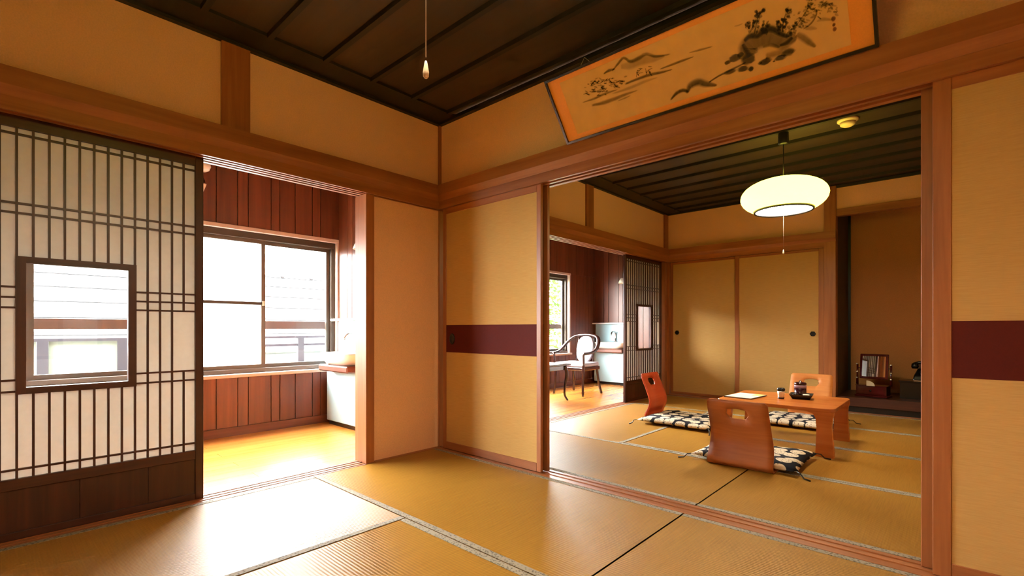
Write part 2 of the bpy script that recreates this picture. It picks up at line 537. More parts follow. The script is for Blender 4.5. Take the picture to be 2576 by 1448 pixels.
fv = struct(box('floor_veranda', XW - 0.12, -0.085, YB, YV, -0.12, -0.02, M['subfloor']), 'shiny orange boards of the veranda floor')
nb = 13; bw = (abs(XW) - 0.09) / nb
for i in range(nb):
    xa = XW + i * bw
    for (ya, yb) in ((YB, -1.9), (-1.9, -0.0), (0.05, 2.2), (2.2, YV)):
        sh = 0.35 * (i % 3)
        y0_ = ya + (sh if ya in (-1.9, 2.2) else 0); y1_ = yb + (sh if yb in (-1.9, 2.2) else 0)
        o = box('floor_board', xa + 0.0008, xa + bw - 0.0008, y0_ + 0.001, y1_ - 0.001, -0.02, 0.0, M['deck'], fv, 0.0)
        o.location = Vector(o.location) - Vector(fv.location)

# ------------------------------------------------------------------ ceilings


def ceiling(name, y0, y1, first, step, label):
    c = struct(box(name, -0.05, XR + 0.05, y0, y1, ZC + 0.03, ZC + 0.08, M['ceil_batten']), label)

    def add(nm, xa, xb, ya, yb, za, zb, m):
        o = box(nm, xa, xb, ya, yb, za, zb, m, c); o.location = Vector(o.location) - Vector(c.location); return o
    lo, hi = y0, y1
    ys = [lo]
    y = first
    while y < hi - 0.05:
        if y > lo + 0.05:
            ys.append(y)
        y += step
    ys.append(hi)
    for a, b in zip(ys[:-1], ys[1:]):
        add('ceiling_board', 0.2, XR - 0.2, a + 0.002, b - 0.002, ZC + 0.012, ZC + 0.03, M['ceil'])
    for y in ys[1:-1]:
        add('ceiling_batten', 0.2, XR - 0.2, y - 0.014, y + 0.014, ZC - 0.014, ZC + 0.012, M['ceil_batten'])
    add('border_board', 0, 0.2, lo, hi, ZC - 0.004, ZC + 0.02, M['ceil_batten'])
    add('border_board', XR - 0.2, XR, lo, hi, ZC - 0.004, ZC + 0.02, M['ceil_batten'])
    add('edge_moulding', 0.0, 0.03, lo, hi, ZC - 0.02, ZC - 0.004, M['ceil_batten'])
    add('edge_moulding', XR - 0.03, XR, lo, hi, ZC - 0.02, ZC - 0.004, M['ceil_batten'])
    add('edge_moulding', 0.03, XR - 0.03, hi - 0.03, hi, ZC - 0.02, ZC + 0.005, M['ceil_batten'])
    add('edge_moulding', 0.03, XR - 0.03, lo, lo + 0.03, ZC - 0.02, ZC + 0.005, M['ceil_batten'])
    return c


ceiling('ceiling', YB, 0.0, -0.39 - 0.3 * 11, 0.3, 'dark brown board ceiling of the near room')
ceiling('ceiling_far_room', 0.04, YF, 0.34, 0.3, 'dark brown board ceiling of the far room')
cv = struct(box('ceiling_veranda', XW - 0.12, -0.06, YB, YV, ZVC, ZVC + 0.05, M['plank_y']), 'plank ceiling of the veranda')

# ------------------------------------------------------------------ partition between the veranda and the rooms (left wall)
wl = empty_struct('wall_left', label='plastered wall with wooden beams on the veranda side')


def nageshi_y(y0, y1, par, name='lintel_beam'):
    return MB().prism([(0.0, 1.908), (0.07, 1.908), (0.07, 1.835), (0.052, 1.797), (0.0, 1.797)], 'y', y0, y1).build(name, M['wood_y'], par)


def kamoi_y(y0, y1, par):
    pts = [(0.052, ZK), (0.052, 1.797), (-0.085, 1.797), (-0.085, ZK)]
    g = []
    for a in (-0.062, -0.022, 0.016):
        g += [(a, ZK), (a, ZK + 0.012), (a + 0.021, ZK + 0.012), (a + 0.021, ZK)]
    return MB().prism(pts + g, 'y', y0, y1).build('door_head', M['wood_y'], par)


def shikii_y(y0, y1, par):
    pts = [(0.045, -0.045), (0.045, 0.001), ]
    g = []
    for a in (0.016, -0.022, -0.062):
        g += [(a + 0.021, 0.001), (a + 0.021, -0.002), (a, -0.002), (a, 0.001)]
    pts = pts + g + [(-0.085, 0.001), (-0.085, -0.045)]
    return MB().prism(pts, 'y', y0, y1).build('door_sill', M['wood_y'], par)


# near room part
box('plaster_panel', -0.05, 0.0, YB, -1.46, 1.797, ZC, M['plaster'], wl)
box('plaster_panel', -0.05, 0.0, -1.32, -0.02, 1.797, ZC, M['plaster'], wl)
box('stub_post', -0.06, 0.022, -1.46, -1.322, 1.797, ZC, M['wood_z'], wl, 0.002)
nageshi_y(YB, -0.02, wl); kamoi_y(YB, -0.02, wl); shikii_y(YB, -0.63, wl)
box('jamb_post', -0.105, 0.032, -0.632, -0.572, 0.0, ZK, M['wood_z'], wl, 0.002)
box('plaster_panel', -0.05, 0.004, -0.572, -0.02, 0.0, ZK, M['plaster'], wl)
box('floor_edge_strip', -0.05, 0.045, -0.63, -0.02, -0.05, 0.0, M['wood_y'], wl)
box('corner_post', -0.105, 0.018, -0.02, 0.085, 0.0, ZC, M['wood_z'], wl, 0.002)
# far room part
box('plaster_panel', -0.05, 0.0, 0.085, 1.92, 1.797, ZC, M['plaster'], wl)
box('plaster_panel', -0.05, 0.0, 2.05, YF - 0.02, 1.797, ZC, M['plaster'], wl)
box('stub_post', -0.06, 0.022, 1.92, 2.05, 1.797, ZC, M['wood_z'], wl, 0.002)
nageshi_y(0.085, YF - 0.02, wl); kamoi_y(0.085, YF - 0.02, wl); shikii_y(0.085, YF - 0.08, wl)
box('corner_post', -0.105, 0.022, YF - 0.10, YF + 0.05, 0.0, ZC, M['wood_z'], wl, 0.002)

# ------------------------------------------------------------------ partition between the two rooms (right wall of the picture)
wr = empty_struct('wall_right', label='plastered wall above the sliding panels between the rooms')
box('plaster_panel', 0.018, XR, 0.0, 0.04, 1.797, ZC, M['plaster'], wr)


def nageshi_x(x0, x1, y, s, par, name='lintel_beam'):
    P = [(y, 1.908), (y + s * 0.075, 1.908), (y + s * 0.075, 1.835), (y + s * 0.052, 1.797), (y, 1.797)]
    return MB().prism(P, 'x', x0, x1).build(name, M['wood_x'], par)


nageshi_x(0.018, XR, 0.0, -1, wr); nageshi_x(0.018, XR, 0.04, 1, wr)
pts = [(0.068, ZK), (0.068, 1.797), (-0.05, 1.797), (-0.05, ZK)]
for a in (-0.032, 0.014):
    pts += [(a, ZK), (a, ZK + 0.013), (a + 0.026, ZK + 0.013), (a + 0.026, ZK)]
MB().prism(pts, 'x', 0.018, XR).build('door_head', M['wood_x'], wr)
pts = [(-0.066, -0.045), (-0.066, 0.001)]
for a in (-0.032, 0.014):
    pts += [(a, 0.001), (a, -0.003), (a + 0.026, -0.003), (a + 0.026, 0.001)]
pts += [(0.066, 0.001), (0.066, -0.045)]
MB().prism(pts, 'x', 0.018, XR).build('door_sill', M['wood_x'], wr)
box('side_post', XR - 0.03, XR + 0.06, -0.03, 0.07, 0, ZC, M['wood_z'], wr)

# sides behind the camera and to the right, plain
wb = struct(box('wall_back', -0.05, XR + 0.05, YB - 0.05, YB, -0.12, ZC, M['plaster']), 'plain plaster wall behind the camera')
ws = struct(box('wall_side', XR, XR + 0.05, YB, YF, -0.12, ZC, M['plaster']), 'plain plaster wall on the far right side')

# ------------------------------------------------------------------ far wall with closet and alcove
wf = empty_struct('wall_far', label='far wall with closet doors and alcove')
box('plaster_panel', 0.022, 1.79, YF, YF + 0.05, 1.797, ZC, M['plaster'], wf)
nageshi_x(0.022, 1.90, YF, -1, wf)
box('door_head', 0.022, 1.80, YF - 0.05, YF + 0.06, ZK, 1.797, M['wood_x'], wf)
box('door_sill', 0.022, 1.80, YF - 0.09, YF + 0.06, -0.05, 0.012, M['wood_x'], wf)
box('door_jamb', 0.022, 0.05, YF - 0.045, YF + 0.05, 0.012, ZK, M['wood_z'], wf)
box('alcove_post', 1.79, 1.90, YF - 0.05, YF + 0.06, 0.0, ZC, M['wood_z'], wf, 0.004)
box('closet_back', 0.0, 1.9, YF + 0.6, YF + 0.63, 0.0, ZC, M['toko_side'], wf)
# alcove
box('alcove_lintel_plaster', 1.90, XR, YF, YF + 0.04, 2.14, ZC, M['plaster'], wf)
box('alcove_lintel', 1.90, XR, YF - 0.02, YF + 0.06, 2.065, 2.14, M['wood_x'], wf, 0.002)
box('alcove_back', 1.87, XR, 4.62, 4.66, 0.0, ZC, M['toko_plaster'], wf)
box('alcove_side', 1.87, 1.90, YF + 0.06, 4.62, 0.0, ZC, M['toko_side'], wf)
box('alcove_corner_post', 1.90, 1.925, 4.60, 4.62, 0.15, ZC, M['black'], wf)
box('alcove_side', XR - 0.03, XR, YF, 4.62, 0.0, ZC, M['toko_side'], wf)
box('alcove_floor', 1.90, XR - 0.03, YF + 0.06, 4.62, 0.0, 0.15, M['dark_x'], wf)
box('alcove_front_sill', 1.90, XR - 0.03, YF - 0.02, YF + 0.06, 0.06, 0.155, M['dark_x'], wf, 0.003)
box('alcove_shadow_board', 1.90, XR - 0.03, YF + 0.0, YF + 0.04, -0.05, 0.06, M['black'], wf)  # black colour stands for the shadow gap under the front sill
box('floor_edge_strip', 1.90, XR, 3.742, YF, -0.05, 0.0, M['wood_x'], wf)
box('closet_top', -0.05, 1.9, YF, YF + 0.63, ZC, ZC + 0.04, M['ceil'], wf)
box('alcove_ceiling', 1.87, XR, YF, 4.66, ZC, ZC + 0.04, M['ceil'], wf)

# ------------------------------------------------------------------ veranda window wall
ww = empty_struct('wall_window', label='red plank wall of the veranda')
TH = 0.12
N0, N1 = -2.15, -0.015      # near window opening
Q0, Q1 = 1.15, 3.74          # far window opening
WZ0, WZ1 = 0.50, 1.70
XO = XW - TH


def plank_run(along, a0, a1, z0, z1, par, axis, cuts=None):
    """vertical boards with narrow V joints; axis 'y' = on the window wall, 'x' = on an end wall at y=along"""
    wpat = [0.165, 0.085, 0.185, 0.075, 0.13, 0.145, 0.07]
    e = [a0]; i = 0
    if cuts:
        e += [c for c in cuts if a0 < c < a1]
    else:
        while e[-1] + wpat[i % 7] < a1 - 0.03:
            e.append(e[-1] + wpat[i % 7]); i += 1
    e.append(a1); e.sort()
    for p, q in zip(e[:-1], e[1:]):
        if axis == 'y':
            box('plank', along - 0.012, along, p + 0.0025, q - 0.0025, z0, z1, M['plank_z'], par, 0.0015)
        else:
            box('plank', p + 0.0025, q - 0.0025, along - 0.012, along, z0, z1, M['plank_z'], par, 0.0015)


def onx(px, X):
    d = pix_ray(px, 900); t = (X - CAM.x) / d.x
    return (CAM + d * t).y


low_cuts = [onx(p, XW) for p in (480, 544, 598, 624.5, 682, 704, 743, 786, 806.5)]
low_cuts += [low_cuts[0] - s for s in (0.09, 0.27, 0.36, 0.55, 0.63, 0.78, 0.93, 1.0, 1.18, 1.27, 1.45, 1.54, 1.7, 1.85, 1.95, 2.12, 2.2, 2.36, 2.5)]
low_cuts.sort()
up_cuts = low_cuts
# solid core behind the boards
box('wall_core', XO, XW - 0.012, YB, YV, -0.1, WZ0 - 0.03, M['dark_z'], ww)
box('wall_core', XO, XW - 0.012, YB, YV, WZ1, ZVC, M['dark_z'], ww)
P0, P1 = -3.62, -2.32  # opening for the unseen window that is added for fill daylight
box('wall_core', XO, XW - 0.012, YB, P0, WZ0 - 0.03, WZ1, M['dark_z'], ww)
box('wall_core', XO, XW - 0.012, P1, N0, WZ0 - 0.03, WZ1, M['dark_z'], ww)
box('wall_core', XO, XW - 0.012, N1, Q0, WZ0 - 0.03, WZ1, M['dark_z'], ww)
box('wall_core', XO, XW - 0.012, Q1, YV, WZ0 - 0.03, WZ1, M['dark_z'], ww)
plank_run(XW, YB, 0.0, 0.07, WZ0 - 0.03, ww, 'y', low_cuts)
plank_run(XW, YB, 0.0, WZ1, ZVC, ww, 'y', up_cuts)
plank_run(XW, 0.05, YV, 0.07, WZ0 - 0.03, ww, 'y')
plank_run(XW, 0.05, YV, WZ1, ZVC, ww, 'y')
plank_run(XW, YB, P0, WZ0 - 0.03, WZ1, ww, 'y')
plank_run(XW, P1, N0, WZ0 - 0.03, WZ1, ww, 'y')
plank_run(XW, Q1, YV, WZ0 - 0.03, WZ1, ww, 'y')
plank_run(XW, 0.05, Q0, WZ0 - 0.03, WZ1, ww, 'y')
struct(box('baseboard_window', XW, XW + 0.012, YB, -0.0, 0.0, 0.07, M['plank_y']), 'reddish skirting under the near veranda window')
struct(box('baseboard_far_window', XW, XW + 0.012, 0.05, YV, 0.0, 0.07, M['plank_y']), 'reddish skirting under the far veranda window')

# cross wall between the two verandas, and the far end
wc = empty_struct('wall_veranda_near', label='plank end wall of the near veranda')
box('wall_core', XW, -0.105, 0.0, 0.05, 0, ZVC, M['dark_z'], wc)
plank_run(0.0, XW, -0.105, 0.0, ZVC, wc, 'x')
we = empty_struct('wall_veranda_far', label='plank end wall of the far veranda')
box('wall_core', XW - 0.12, -0.05, YV, YV + 0.05, 0, ZVC, M['dark_z'], we)
plank_run(YV, XW, -0.105, 0.0, ZVC, we, 'x')
box('side_wall', -0.105, -0.05, YF + 0.05, YV, 0, ZVC, M['dark_z'], we)
wk = struct(box('wall_veranda_back', XO, -0.05, YB - 0.05, YB, 0, ZVC, M['dark_z']), 'dark end wall of the veranda behind the camera')


def window(name, y0, y1, sashes, label):
    """casing, then aluminium sashes: (ya, yb, midrail z or None, glass material, depth offset)"""
    w = empty_struct(name, (XW, (y0 + y1) / 2, WZ0), label)

    def B(nm, xa, xb, ya, yb, za, zb, m, par=w, bev=0.0):
        o = box(nm, xa, xb, ya, yb, za, zb, m, par, bev)
        off = Vector(par.location) if par is w else Vector(w.location) + Vector(par.location)
        o.location = Vector(o.location) - off
        return o
    B('sill_board', XO, XW + 0.035, y0 - 0.02, y1 + 0.02, WZ0 - 0.028, WZ0, M['casing'], bev=0.004)
    B('head_board', XO, XW + 0.006, y0 - 0.02, y1 + 0.02, WZ1 - 0.02, WZ1 + 0.012, M['casing'], bev=0.002)
    B('side_board', XO, XW + 0.006, y1 - 0.012, y1 + 0.014, WZ0, WZ1 - 0.02, M['casing_z'], bev=0.002)
    B('side_board', XO, XW + 0.006, y0 - 0.014, y0 + 0.012, WZ0, WZ1 - 0.02, M['casing_z'], bev=0.002)
    z0, z1 = WZ0 + 0.035, WZ1 - 0.075
    B('track', XO + 0.005, XO + 0.085, y0 + 0.012, y1 - 0.012, WZ0, z0, M['alu'], bev=0.003)
    B('track', XO + 0.005, XO + 0.085, y0 + 0.012, y1 - 0.012, z1, WZ1 - 0.02, M['alu_dark'], bev=0.003)
    B('frame_jamb', XO + 0.005, XO + 0.075, y1 - 0.047, y1 - 0.012, z0, z1, M['alu_dark'])
    B('frame_jamb', XO + 0.005, XO + 0.075, y0 + 0.012, y0 + 0.047, z0, z1, M['alu'])
    for ya, yb, mid, gm, dx in sashes:
        xa = XO + dx; xb = xa + 0.025; s = 0.032
        sh = B('sash', xa, xb, ya, ya + s, z0, z1, M['alu'])
        for nm, p in (('stile', (yb - s, yb, z0, z1)), ('rail', (ya + s, yb - s, z0, z0 + 0.032)), ('rail', (ya + s, yb - s, z1 - 0.03, z1))):
            B(nm, xa, xb, *p, M['alu'], sh)
        if mid:
            B('rail', xa, xb, ya + s, yb - s, mid - 0.012, mid + 0.012, M['alu_dark'], sh)
        B('pane', xa + 0.011, xa + 0.014, ya + s, yb - s, z0 + 0.032, z1 - 0.03, gm, sh)
        if mid:
            B('crescent_lock', xb, xb + 0.012, yb - 0.03, yb - 0.008, mid - 0.02, mid + 0.02, M['chrome'], sh)
    B('guard_bar', XO - 0.035, XO - 0.012, y0 - 0.01, y1 + 0.01, 0.866, 0.936, M['guard'])
    for k in range(4):
        yy = y0 + 0.03 + (y1 - y0 - 0.06) * (0, 0.31, 0.66, 1)[k]
        if k in (0, 3):
            B('guard_bracket', XO - 0.03, XO, yy - 0.02, yy + 0.02, 0.885, 0.91, M['guard'])
    return w


window('window_1', N0, N1, [(-0.70, -0.062, None, M['glass'], 0.012), (-1.42, -0.655, 1.085, M['glass_haze'], 0.042), (-2.105, -1.385, None, M['glass'], 0.012)],
       'wide aluminium sliding window of the near veranda')
window('window_fill_light', P0, P1, [(-2.98, -2.37, None, M['glass'], 0.012), (-3.57, -2.94, None, M['glass'], 0.042)], 'unseen aluminium sliding window beyond the left edge, added for fill daylight')  # out of view, added to let more daylight into the near room
window('window_2', Q0, Q1, [(2.98, 3.69, None, M['glass'], 0.012), (2.30, 3.02, None, M['glass'], 0.042), (1.2, 2.34, None, M['glass'], 0.012)],
       'aluminium sliding window of the far veranda with greenery behind')

# ------------------------------------------------------------------ sliding paper screens with glass


def shoji(name, yr, label, x=-0.022):
    """yr = y of its right edge; the screen runs to -y"""
    W = 0.951; D = 0.03
    s = empty_struct(name, (x, yr, 0.001), label)
    y = lambda t: -t
    st = 0.036

    def B(nm, ta, tb, za, zb, m, par=s, xa=-D, xb=0.0, bev=0.0):
        return box(nm, xa, xb, -tb, -ta, za, zb, m, par, bev)
    B('stile', 0, st, 0, ZK + 0.006, M['dark_z'], bev=0.002); B('stile', W - st, W, 0, ZK + 0.006, M['dark_z'], bev=0.002)
    B('top_rail', st, W - st, 1.698, ZK + 0.006, M['dark_y']); B('bottom_rail', st, W - st, 0.0, 0.032, M['dark_y'], bev=0.002)
    B('middle_rail', st, W - st, 0.205, 0.25, M['dark_y'], bev=0.002)
    for i in range(4):
        a = st + (W - 2 * st) * (0, .22, .5, .78)[i]; b = st + (W - 2 * st) * (.22, .5, .78, 1)[i]
        B('base_board', a + 0.001, b - 0.001, 0.032, 0.205, M['dark_z'], xa=-0.018, xb=-0.010)
    B('base_backing', st, W - st, 0.032, 0.205, M['dark_y'], xa=-0.024, xb=-0.018)
    n = 18; sp = (W - 2 * st) / n
    g0, g1 = st + 5 * sp, st + 13 * sp
    gz0, gz1 = 0.597, 1.168
    pb = 0.004
    for i in range(1, n):
        t = st + i * sp
        segs = [(0.25, 1.698)]
        if 5 <= i <= 13:
            segs = [(0.25, gz0), (gz1, 1.698)]
        if i in (1, 17):
            segs = [(0.25, 0.655), (0.956, 1.698)]
        for a, b in segs:
            B('lattice_bar', t - pb, t + pb, a, b, M['dark_z'], xa=-0.017, xb=-0.005)
    for z in (0.287, 1.672, 1.387, 1.347):
        B('lattice_bar', st, W - st, z - pb, z + pb, M['dark_y'], xa=-0.0165, xb=-0.0045)
    for z in (1.041, 0.998, 0.956, 0.656, 0.609):
        B('lattice_bar', st, g0, z - pb, z + pb, M['dark_y'], xa=-0.0165, xb=-0.0045)
        B('lattice_bar', g1, W - st, z - pb, z + pb, M['dark_y'], xa=-0.0165, xb=-0.0045)
    fw = 0.027
    wf_ = B('window_frame', g0 - 0.004, g0 + fw, gz0, gz1, M['dark_z'], xa=-0.028, xb=0.003)
    for (a, b, c, d, m) in ((g1 - fw, g1 + 0.004, gz0, gz1, M['dark_z']), (g0 + fw, g1 - fw, gz1 - fw, gz1, M['dark_y']), (g0 + fw, g1 - fw, gz0, gz0 + fw, M['dark_y'])):
        o = B('window_frame', a, b, c, d, m, xa=-0.028, xb=0.003)
    B('glass_pane', g0 + fw, g1 - fw, gz0 + fw, gz1 - fw, M['glass'], xa=-0.016, xb=-0.013)
    for (a, b, c, d) in ((st, W - st, 0.25, gz0), (st, W - st, gz1, 1.698), (st, g0, gz0, gz1), (g1, W - st, gz0, gz1)):
        B('paper_sheet', a, b, c, d, M['washi'], xa=-0.0195, xb=-0.0185)
    return s


shoji('door_1', -1.531, 'tall paper lattice screen with a square glass pane at the left')
shoji('door_2', -2.799, 'paper lattice screen beyond the left edge of the picture', x=-0.062)
shoji('door_3', 3.742, 'narrow looking paper lattice screen in the far room beside the armchair')
shoji('door_4', 1.06, 'paper lattice screen of the far room hidden behind the near panels')

# ------------------------------------------------------------------ sliding solid panels


def fusuma(name, x0, x1, y0, label, band=True, pull=None, z0=0.002, z1=ZK + 0.008, fr=0.034, rail=0.04, hexa=False, thick=0.022):
    s = empty_struct(name, ((x0 + x1) / 2, y0, z0), label)
    h = z1 - z0; w = x1 - x0; t = thick

    def B(nm, xa, xb, ya, yb, za, zb, m, par=s, bev=0.0):
        return box(nm, xa - w / 2, xb - w / 2, ya, yb, za, zb, m, par, bev)
    B('stile', 0, fr, -t / 2, t / 2, 0, h, M['wood_z'], bev=0.002); B('stile', w - fr, w, -t / 2, t / 2, 0, h, M['wood_z'], bev=0.002)
    B('top_rail', fr, w - fr, -t / 2, t / 2, h - rail - 0.008, h, M['wood_x'], bev=0.002); B('bottom_rail', fr, w - fr, -t / 2, t / 2, 0, rail + 0.012, M['wood_x'], bev=0.002)
    B('paper_face', fr, w - fr, -t / 2 + 0.005, t / 2 - 0.005, rail + 0.012, h - rail - 0.008, M['fusuma'])
    if band:
        B('dark_band', fr, w - fr, -t / 2 + 0.003, t / 2 - 0.003, 0.698, 0.894, M['maroon'])
    if pull:
        px, pz = pull
        n = 6 if hexa else 20
        r = 0.030 if hexa else 0.026
        prof = [(r, 0), (r, 0.006), (r * 0.8, 0.006), (r * 0.72, 0.002), (0.002, 0.002)]
        mb = MB().lathe(prof, n, sm=not hexa)
        k = 1.0 if hexa else 1.5
        mb.v = [(a, -c, b * k) for a, b, c in mb.v]
        mb.build('pull', M['black'], s, (px - (x0 + x1) / 2, -t / 2 + 0.004, pz - z0))
    return s


fusuma('door_5', 0.07, 0.988, -0.019, 'cream sliding panel with maroon band and dark pull in the near corner', pull=(0.171, 0.796))
fusuma('door_6', 0.085, 1.003, 0.027, 'cream sliding panel behind the corner panel')
fusuma('door_7', 2.768, 3.70, -0.019, 'cream sliding panel with maroon band at the right edge', fr=0.05, pull=(3.6, 0.796))
fusuma('door_8', 2.735, 3.66, 0.027, 'cream sliding panel just behind the right panel', fr=0.05)
fusuma('door_9', 0.052, 0.925, YF + 0.012, 'left plain cream closet door in the far room', band=False, pull=(0.14, 0.818), hexa=True, z0=0.013, z1=ZK, rail=0.02)
fusuma('door_10', 0.872, 1.788, YF - 0.016, 'right plain cream closet door in the far room', band=False, pull=(1.685, 0.812), hexa=True, z0=0.013, z1=ZK, rail=0.02, fr=0.05)

# ------------------------------------------------------------------ painting above the lintel
PT = thing('framed_painting', 'long framed ink landscape painting leaning out above the lintel', 'painting', (1.922, -0.068, 1.9125))
tilt = math.atan2(0.205, 0.27)
PT.rotation_euler = (tilt, 0, 0)
PW, PH, PD = 1.40, 0.345, 0.022
for nm, b in (('frame_bar', (-PW / 2, PW / 2, 0, 0.012)), ('frame_bar', (-PW / 2, PW / 2, PH - 0.012, PH)), ('frame_bar', (-PW / 2, -PW / 2 + 0.012, 0.012, PH - 0.012)), ('frame_bar', (PW / 2 - 0.012, PW / 2, 0.012, PH - 0.012))):
    box(nm, b[0], b[1], -PD, 0, b[2], b[3], M['black_lacquer'], PT)
box('backing', -PW / 2 + 0.012, PW / 2 - 0.012, -0.008, -0.002, 0.012, PH - 0.012, M['black'], PT)
box('mount', -PW / 2 + 0.012, PW / 2 - 0.012, -0.0125, -0.0085, 0.012, PH - 0.012, M['orange_mat'], PT)
CV = box('canvas', -PW / 2 + 0.082, PW / 2 - 0.082, -0.0138, -0.0125, 0.036, PH - 0.036, M['canvas'], PT)
for sx in (-0.5, 0.5):
    MB().tube([(sx, -0.002, PH - 0.02), (sx, 0.10, PH + 0.02), (sx, 0.1975, PH - 0.064)], 0.0015, 6).build('hanging_cord', M['cord'], PT)
RM = Matrix.Translation(PT.location) @ Matrix.Rotation(tilt, 4, 'X')
RMI = RM.inverted()


def on_paint(X, Y):
    """X, Y in the enlarged crop of the photograph (1340..2260 x 0..400, 2.8 times) -> local x, z on the canvas"""
    d = pix_ray(1340 + X / 2.8, Y / 2.8)
    o = RMI @ CAM; dl = RMI.to_3x3() @ d
    t = (-0.0139 - o.y) / dl.y
    q = o + dl * t
    return q.x, q.z


class Ink:
    def __init__(s):
        s.v = []; s.f = []; s.a = []; s.k = 0

    def stroke(s, pts, w, a=0.8, soft=0.35):
        P = [Vector(on_paint(*p)) for p in pts]
        if not isinstance(w, (list, tuple)):
            w = [w] * len(P)
        w = [q * 1.45 / 2.8 * 0.00195 / 2 for q in w]
        # resample
        Q = []; Wd = []
        for i in range(len(P) - 1):
            m = 5
            for j in range(m):
                t = j / m
                p0 = P[max(i - 1, 0)]; p1 = P[i]; p2 = P[i + 1]; p3 = P[min(i + 2, len(P) - 1)]
                Q.append(0.5 * ((2 * p1) + (p2 - p0) * t + (2 * p0 - 5 * p1 + 4 * p2 - p3) * t * t + (3 * p1 - p0 - 3 * p2 + p3) * t ** 3))
                Wd.append(w[i] * (1 - t) + w[i + 1] * t)
        Q.append(P[-1]); Wd.append(w[-1])
        k = len(s.v); s.k += 1; yy = -0.0139 - 0.000002 * s.k
        for i, q in enumerate(Q):
            t = (Q[min(i + 1, len(Q) - 1)] - Q[max(i - 1, 0)])
            t = t.normalized() if t.length > 1e-9 else Vector((1, 0))
            nrm = Vector((-t.y, t.x)); e = 0.25 if i in (0, len(Q) - 1) else 1.0
            for g, al in ((-1, 0), (-soft, a), (soft, a * 0.85), (1, 0)):
                c = q + nrm * g * Wd[i]
                s.v.append((c.x, yy, c.y)); s.a.append(al * e * random.uniform(0.8, 1.0))
        for i in range(len(Q) - 1):
            for g in range(3):
                s.f.append((k + i * 4 + g, k + i * 4 + g + 1, k + i * 4 + g + 5, k + i * 4 + g + 4))

    def blob(s, X, Y, rx, ry=None, a=0.8):
        ry = ry or rx
        x, z = on_paint(X, Y); k = len(s.v); s.k += 1; yy = -0.0139 - 0.000002 * s.k
        sc = 0.00195 / 2.8
        s.v.append((x, yy, z)); s.a.append(a)
        n = 10
        for fr, al in ((0.65, a * 0.9), (1.0, 0.0)):
            for i in range(n):
                q = 2 * PI * i / n; j = random.uniform(0.85, 1.15)
                s.v.append((x + rx * sc * fr * j * math.cos(q), yy, z + ry * sc * fr * j * math.sin(q))); s.a.append(al)
        for i in range(n):
            s.f.append((k, k + 1 + i, k + 1 + (i + 1) % n))
            s.f.append((k + 1 + i, k + 1 + n + i, k + 1 + n + (i + 1) % n, k + 1 + (i + 1) % n))

    def build(s, name, mat, par):
        me = bpy.data.meshes.new(name); me.from_pydata(s.v, [], s.f)
        at = me.attributes.new('ink', 'FLOAT', 'POINT')
        at.data.foreach_set('value', s.a)
        me.materials.append(mat)
        o = obj(name, me, par)
        return o


ik = Ink()
# rocks and pines on the right
ik.stroke([(1530, 400), (1515, 340), (1560, 290), (1640, 255), (1700, 255), (1770, 285), (1860, 255)], [70, 85, 85, 90, 80, 70, 30], 0.62, 0.6)
ik.stroke([(1490, 290), (1530, 255), (1590, 250), (1630, 210), (1690, 205), (1740, 235), (1800, 262)], [14, 26, 22, 28, 26, 20, 12], 0.85)
ik.stroke([(1860, 240), (1900, 262), (1950, 300), (1995, 330)], [22, 32, 26, 10], 0.55)
ik.stroke([(1480, 310), (1500, 350), (1530, 400)], [12, 20, 24], 0.7)
ik.stroke([(1740, 320), (1790, 300), (1830, 262)], [8, 18, 12], 0.7)
ik.stroke([(1620, 330), (1680, 318), (1740, 335)], [10, 16, 8], 0.3)
ik.stroke([(1640, 395), (1720, 375), (1800, 355), (1835, 365)], [26, 30, 34, 14], 0.45)
for X, Y, rx, ry, a in ((1518, 418, 48, 34, .75), (1425, 408, 42, 26, .75), (1372, 440, 22, 14, .7), (1640, 432, 36, 22, .85), (1745, 405, 34, 18, .8), (1800, 370, 40, 22, .6),
                        (1480, 485, 34, 20, .85), (1537, 485, 18, 16, .9), (1395, 505, 40, 16, .6), (1465, 385, 22, 16, .6), (1600, 445, 14, 10, .6), (1700, 432, 8, 6, .7)):
    ik.blob(X, Y, rx, ry, a)
ik.stroke([(1240, 580), (1310, 535), (1380, 500), (1440, 470), (1500, 440)], [8, 10, 12, 10, 6], 0.75)
ik.stroke([(970, 705), (1015, 655), (1065, 635), (1095, 655)], [8, 20, 22, 10], 0.8)
ik.stroke([(1090, 650), (1110, 605), (1165, 578), (1220, 592), (1300, 600)], [14, 34, 40, 36, 10], 0.75)
rng = random.Random(3)


def pine(cx_, cy_, n, sx, sy, a=0.8, w=(9, 26)):
    for _ in range(n):
        X = cx_ + rng.gauss(0, sx); Y = cy_ + rng.gauss(0, sy)
        ang = rng.uniform(-0.9, 0.9); L = rng.uniform(12, 34)
        ik.stroke([(X, Y), (X + L * 0.5 * math.cos(ang), Y - L * 0.5 * math.sin(ang)), (X + L * math.cos(ang), Y - L * math.sin(ang))],
                  [4, rng.uniform(*w), 3], a * rng.uniform(0.6, 1))


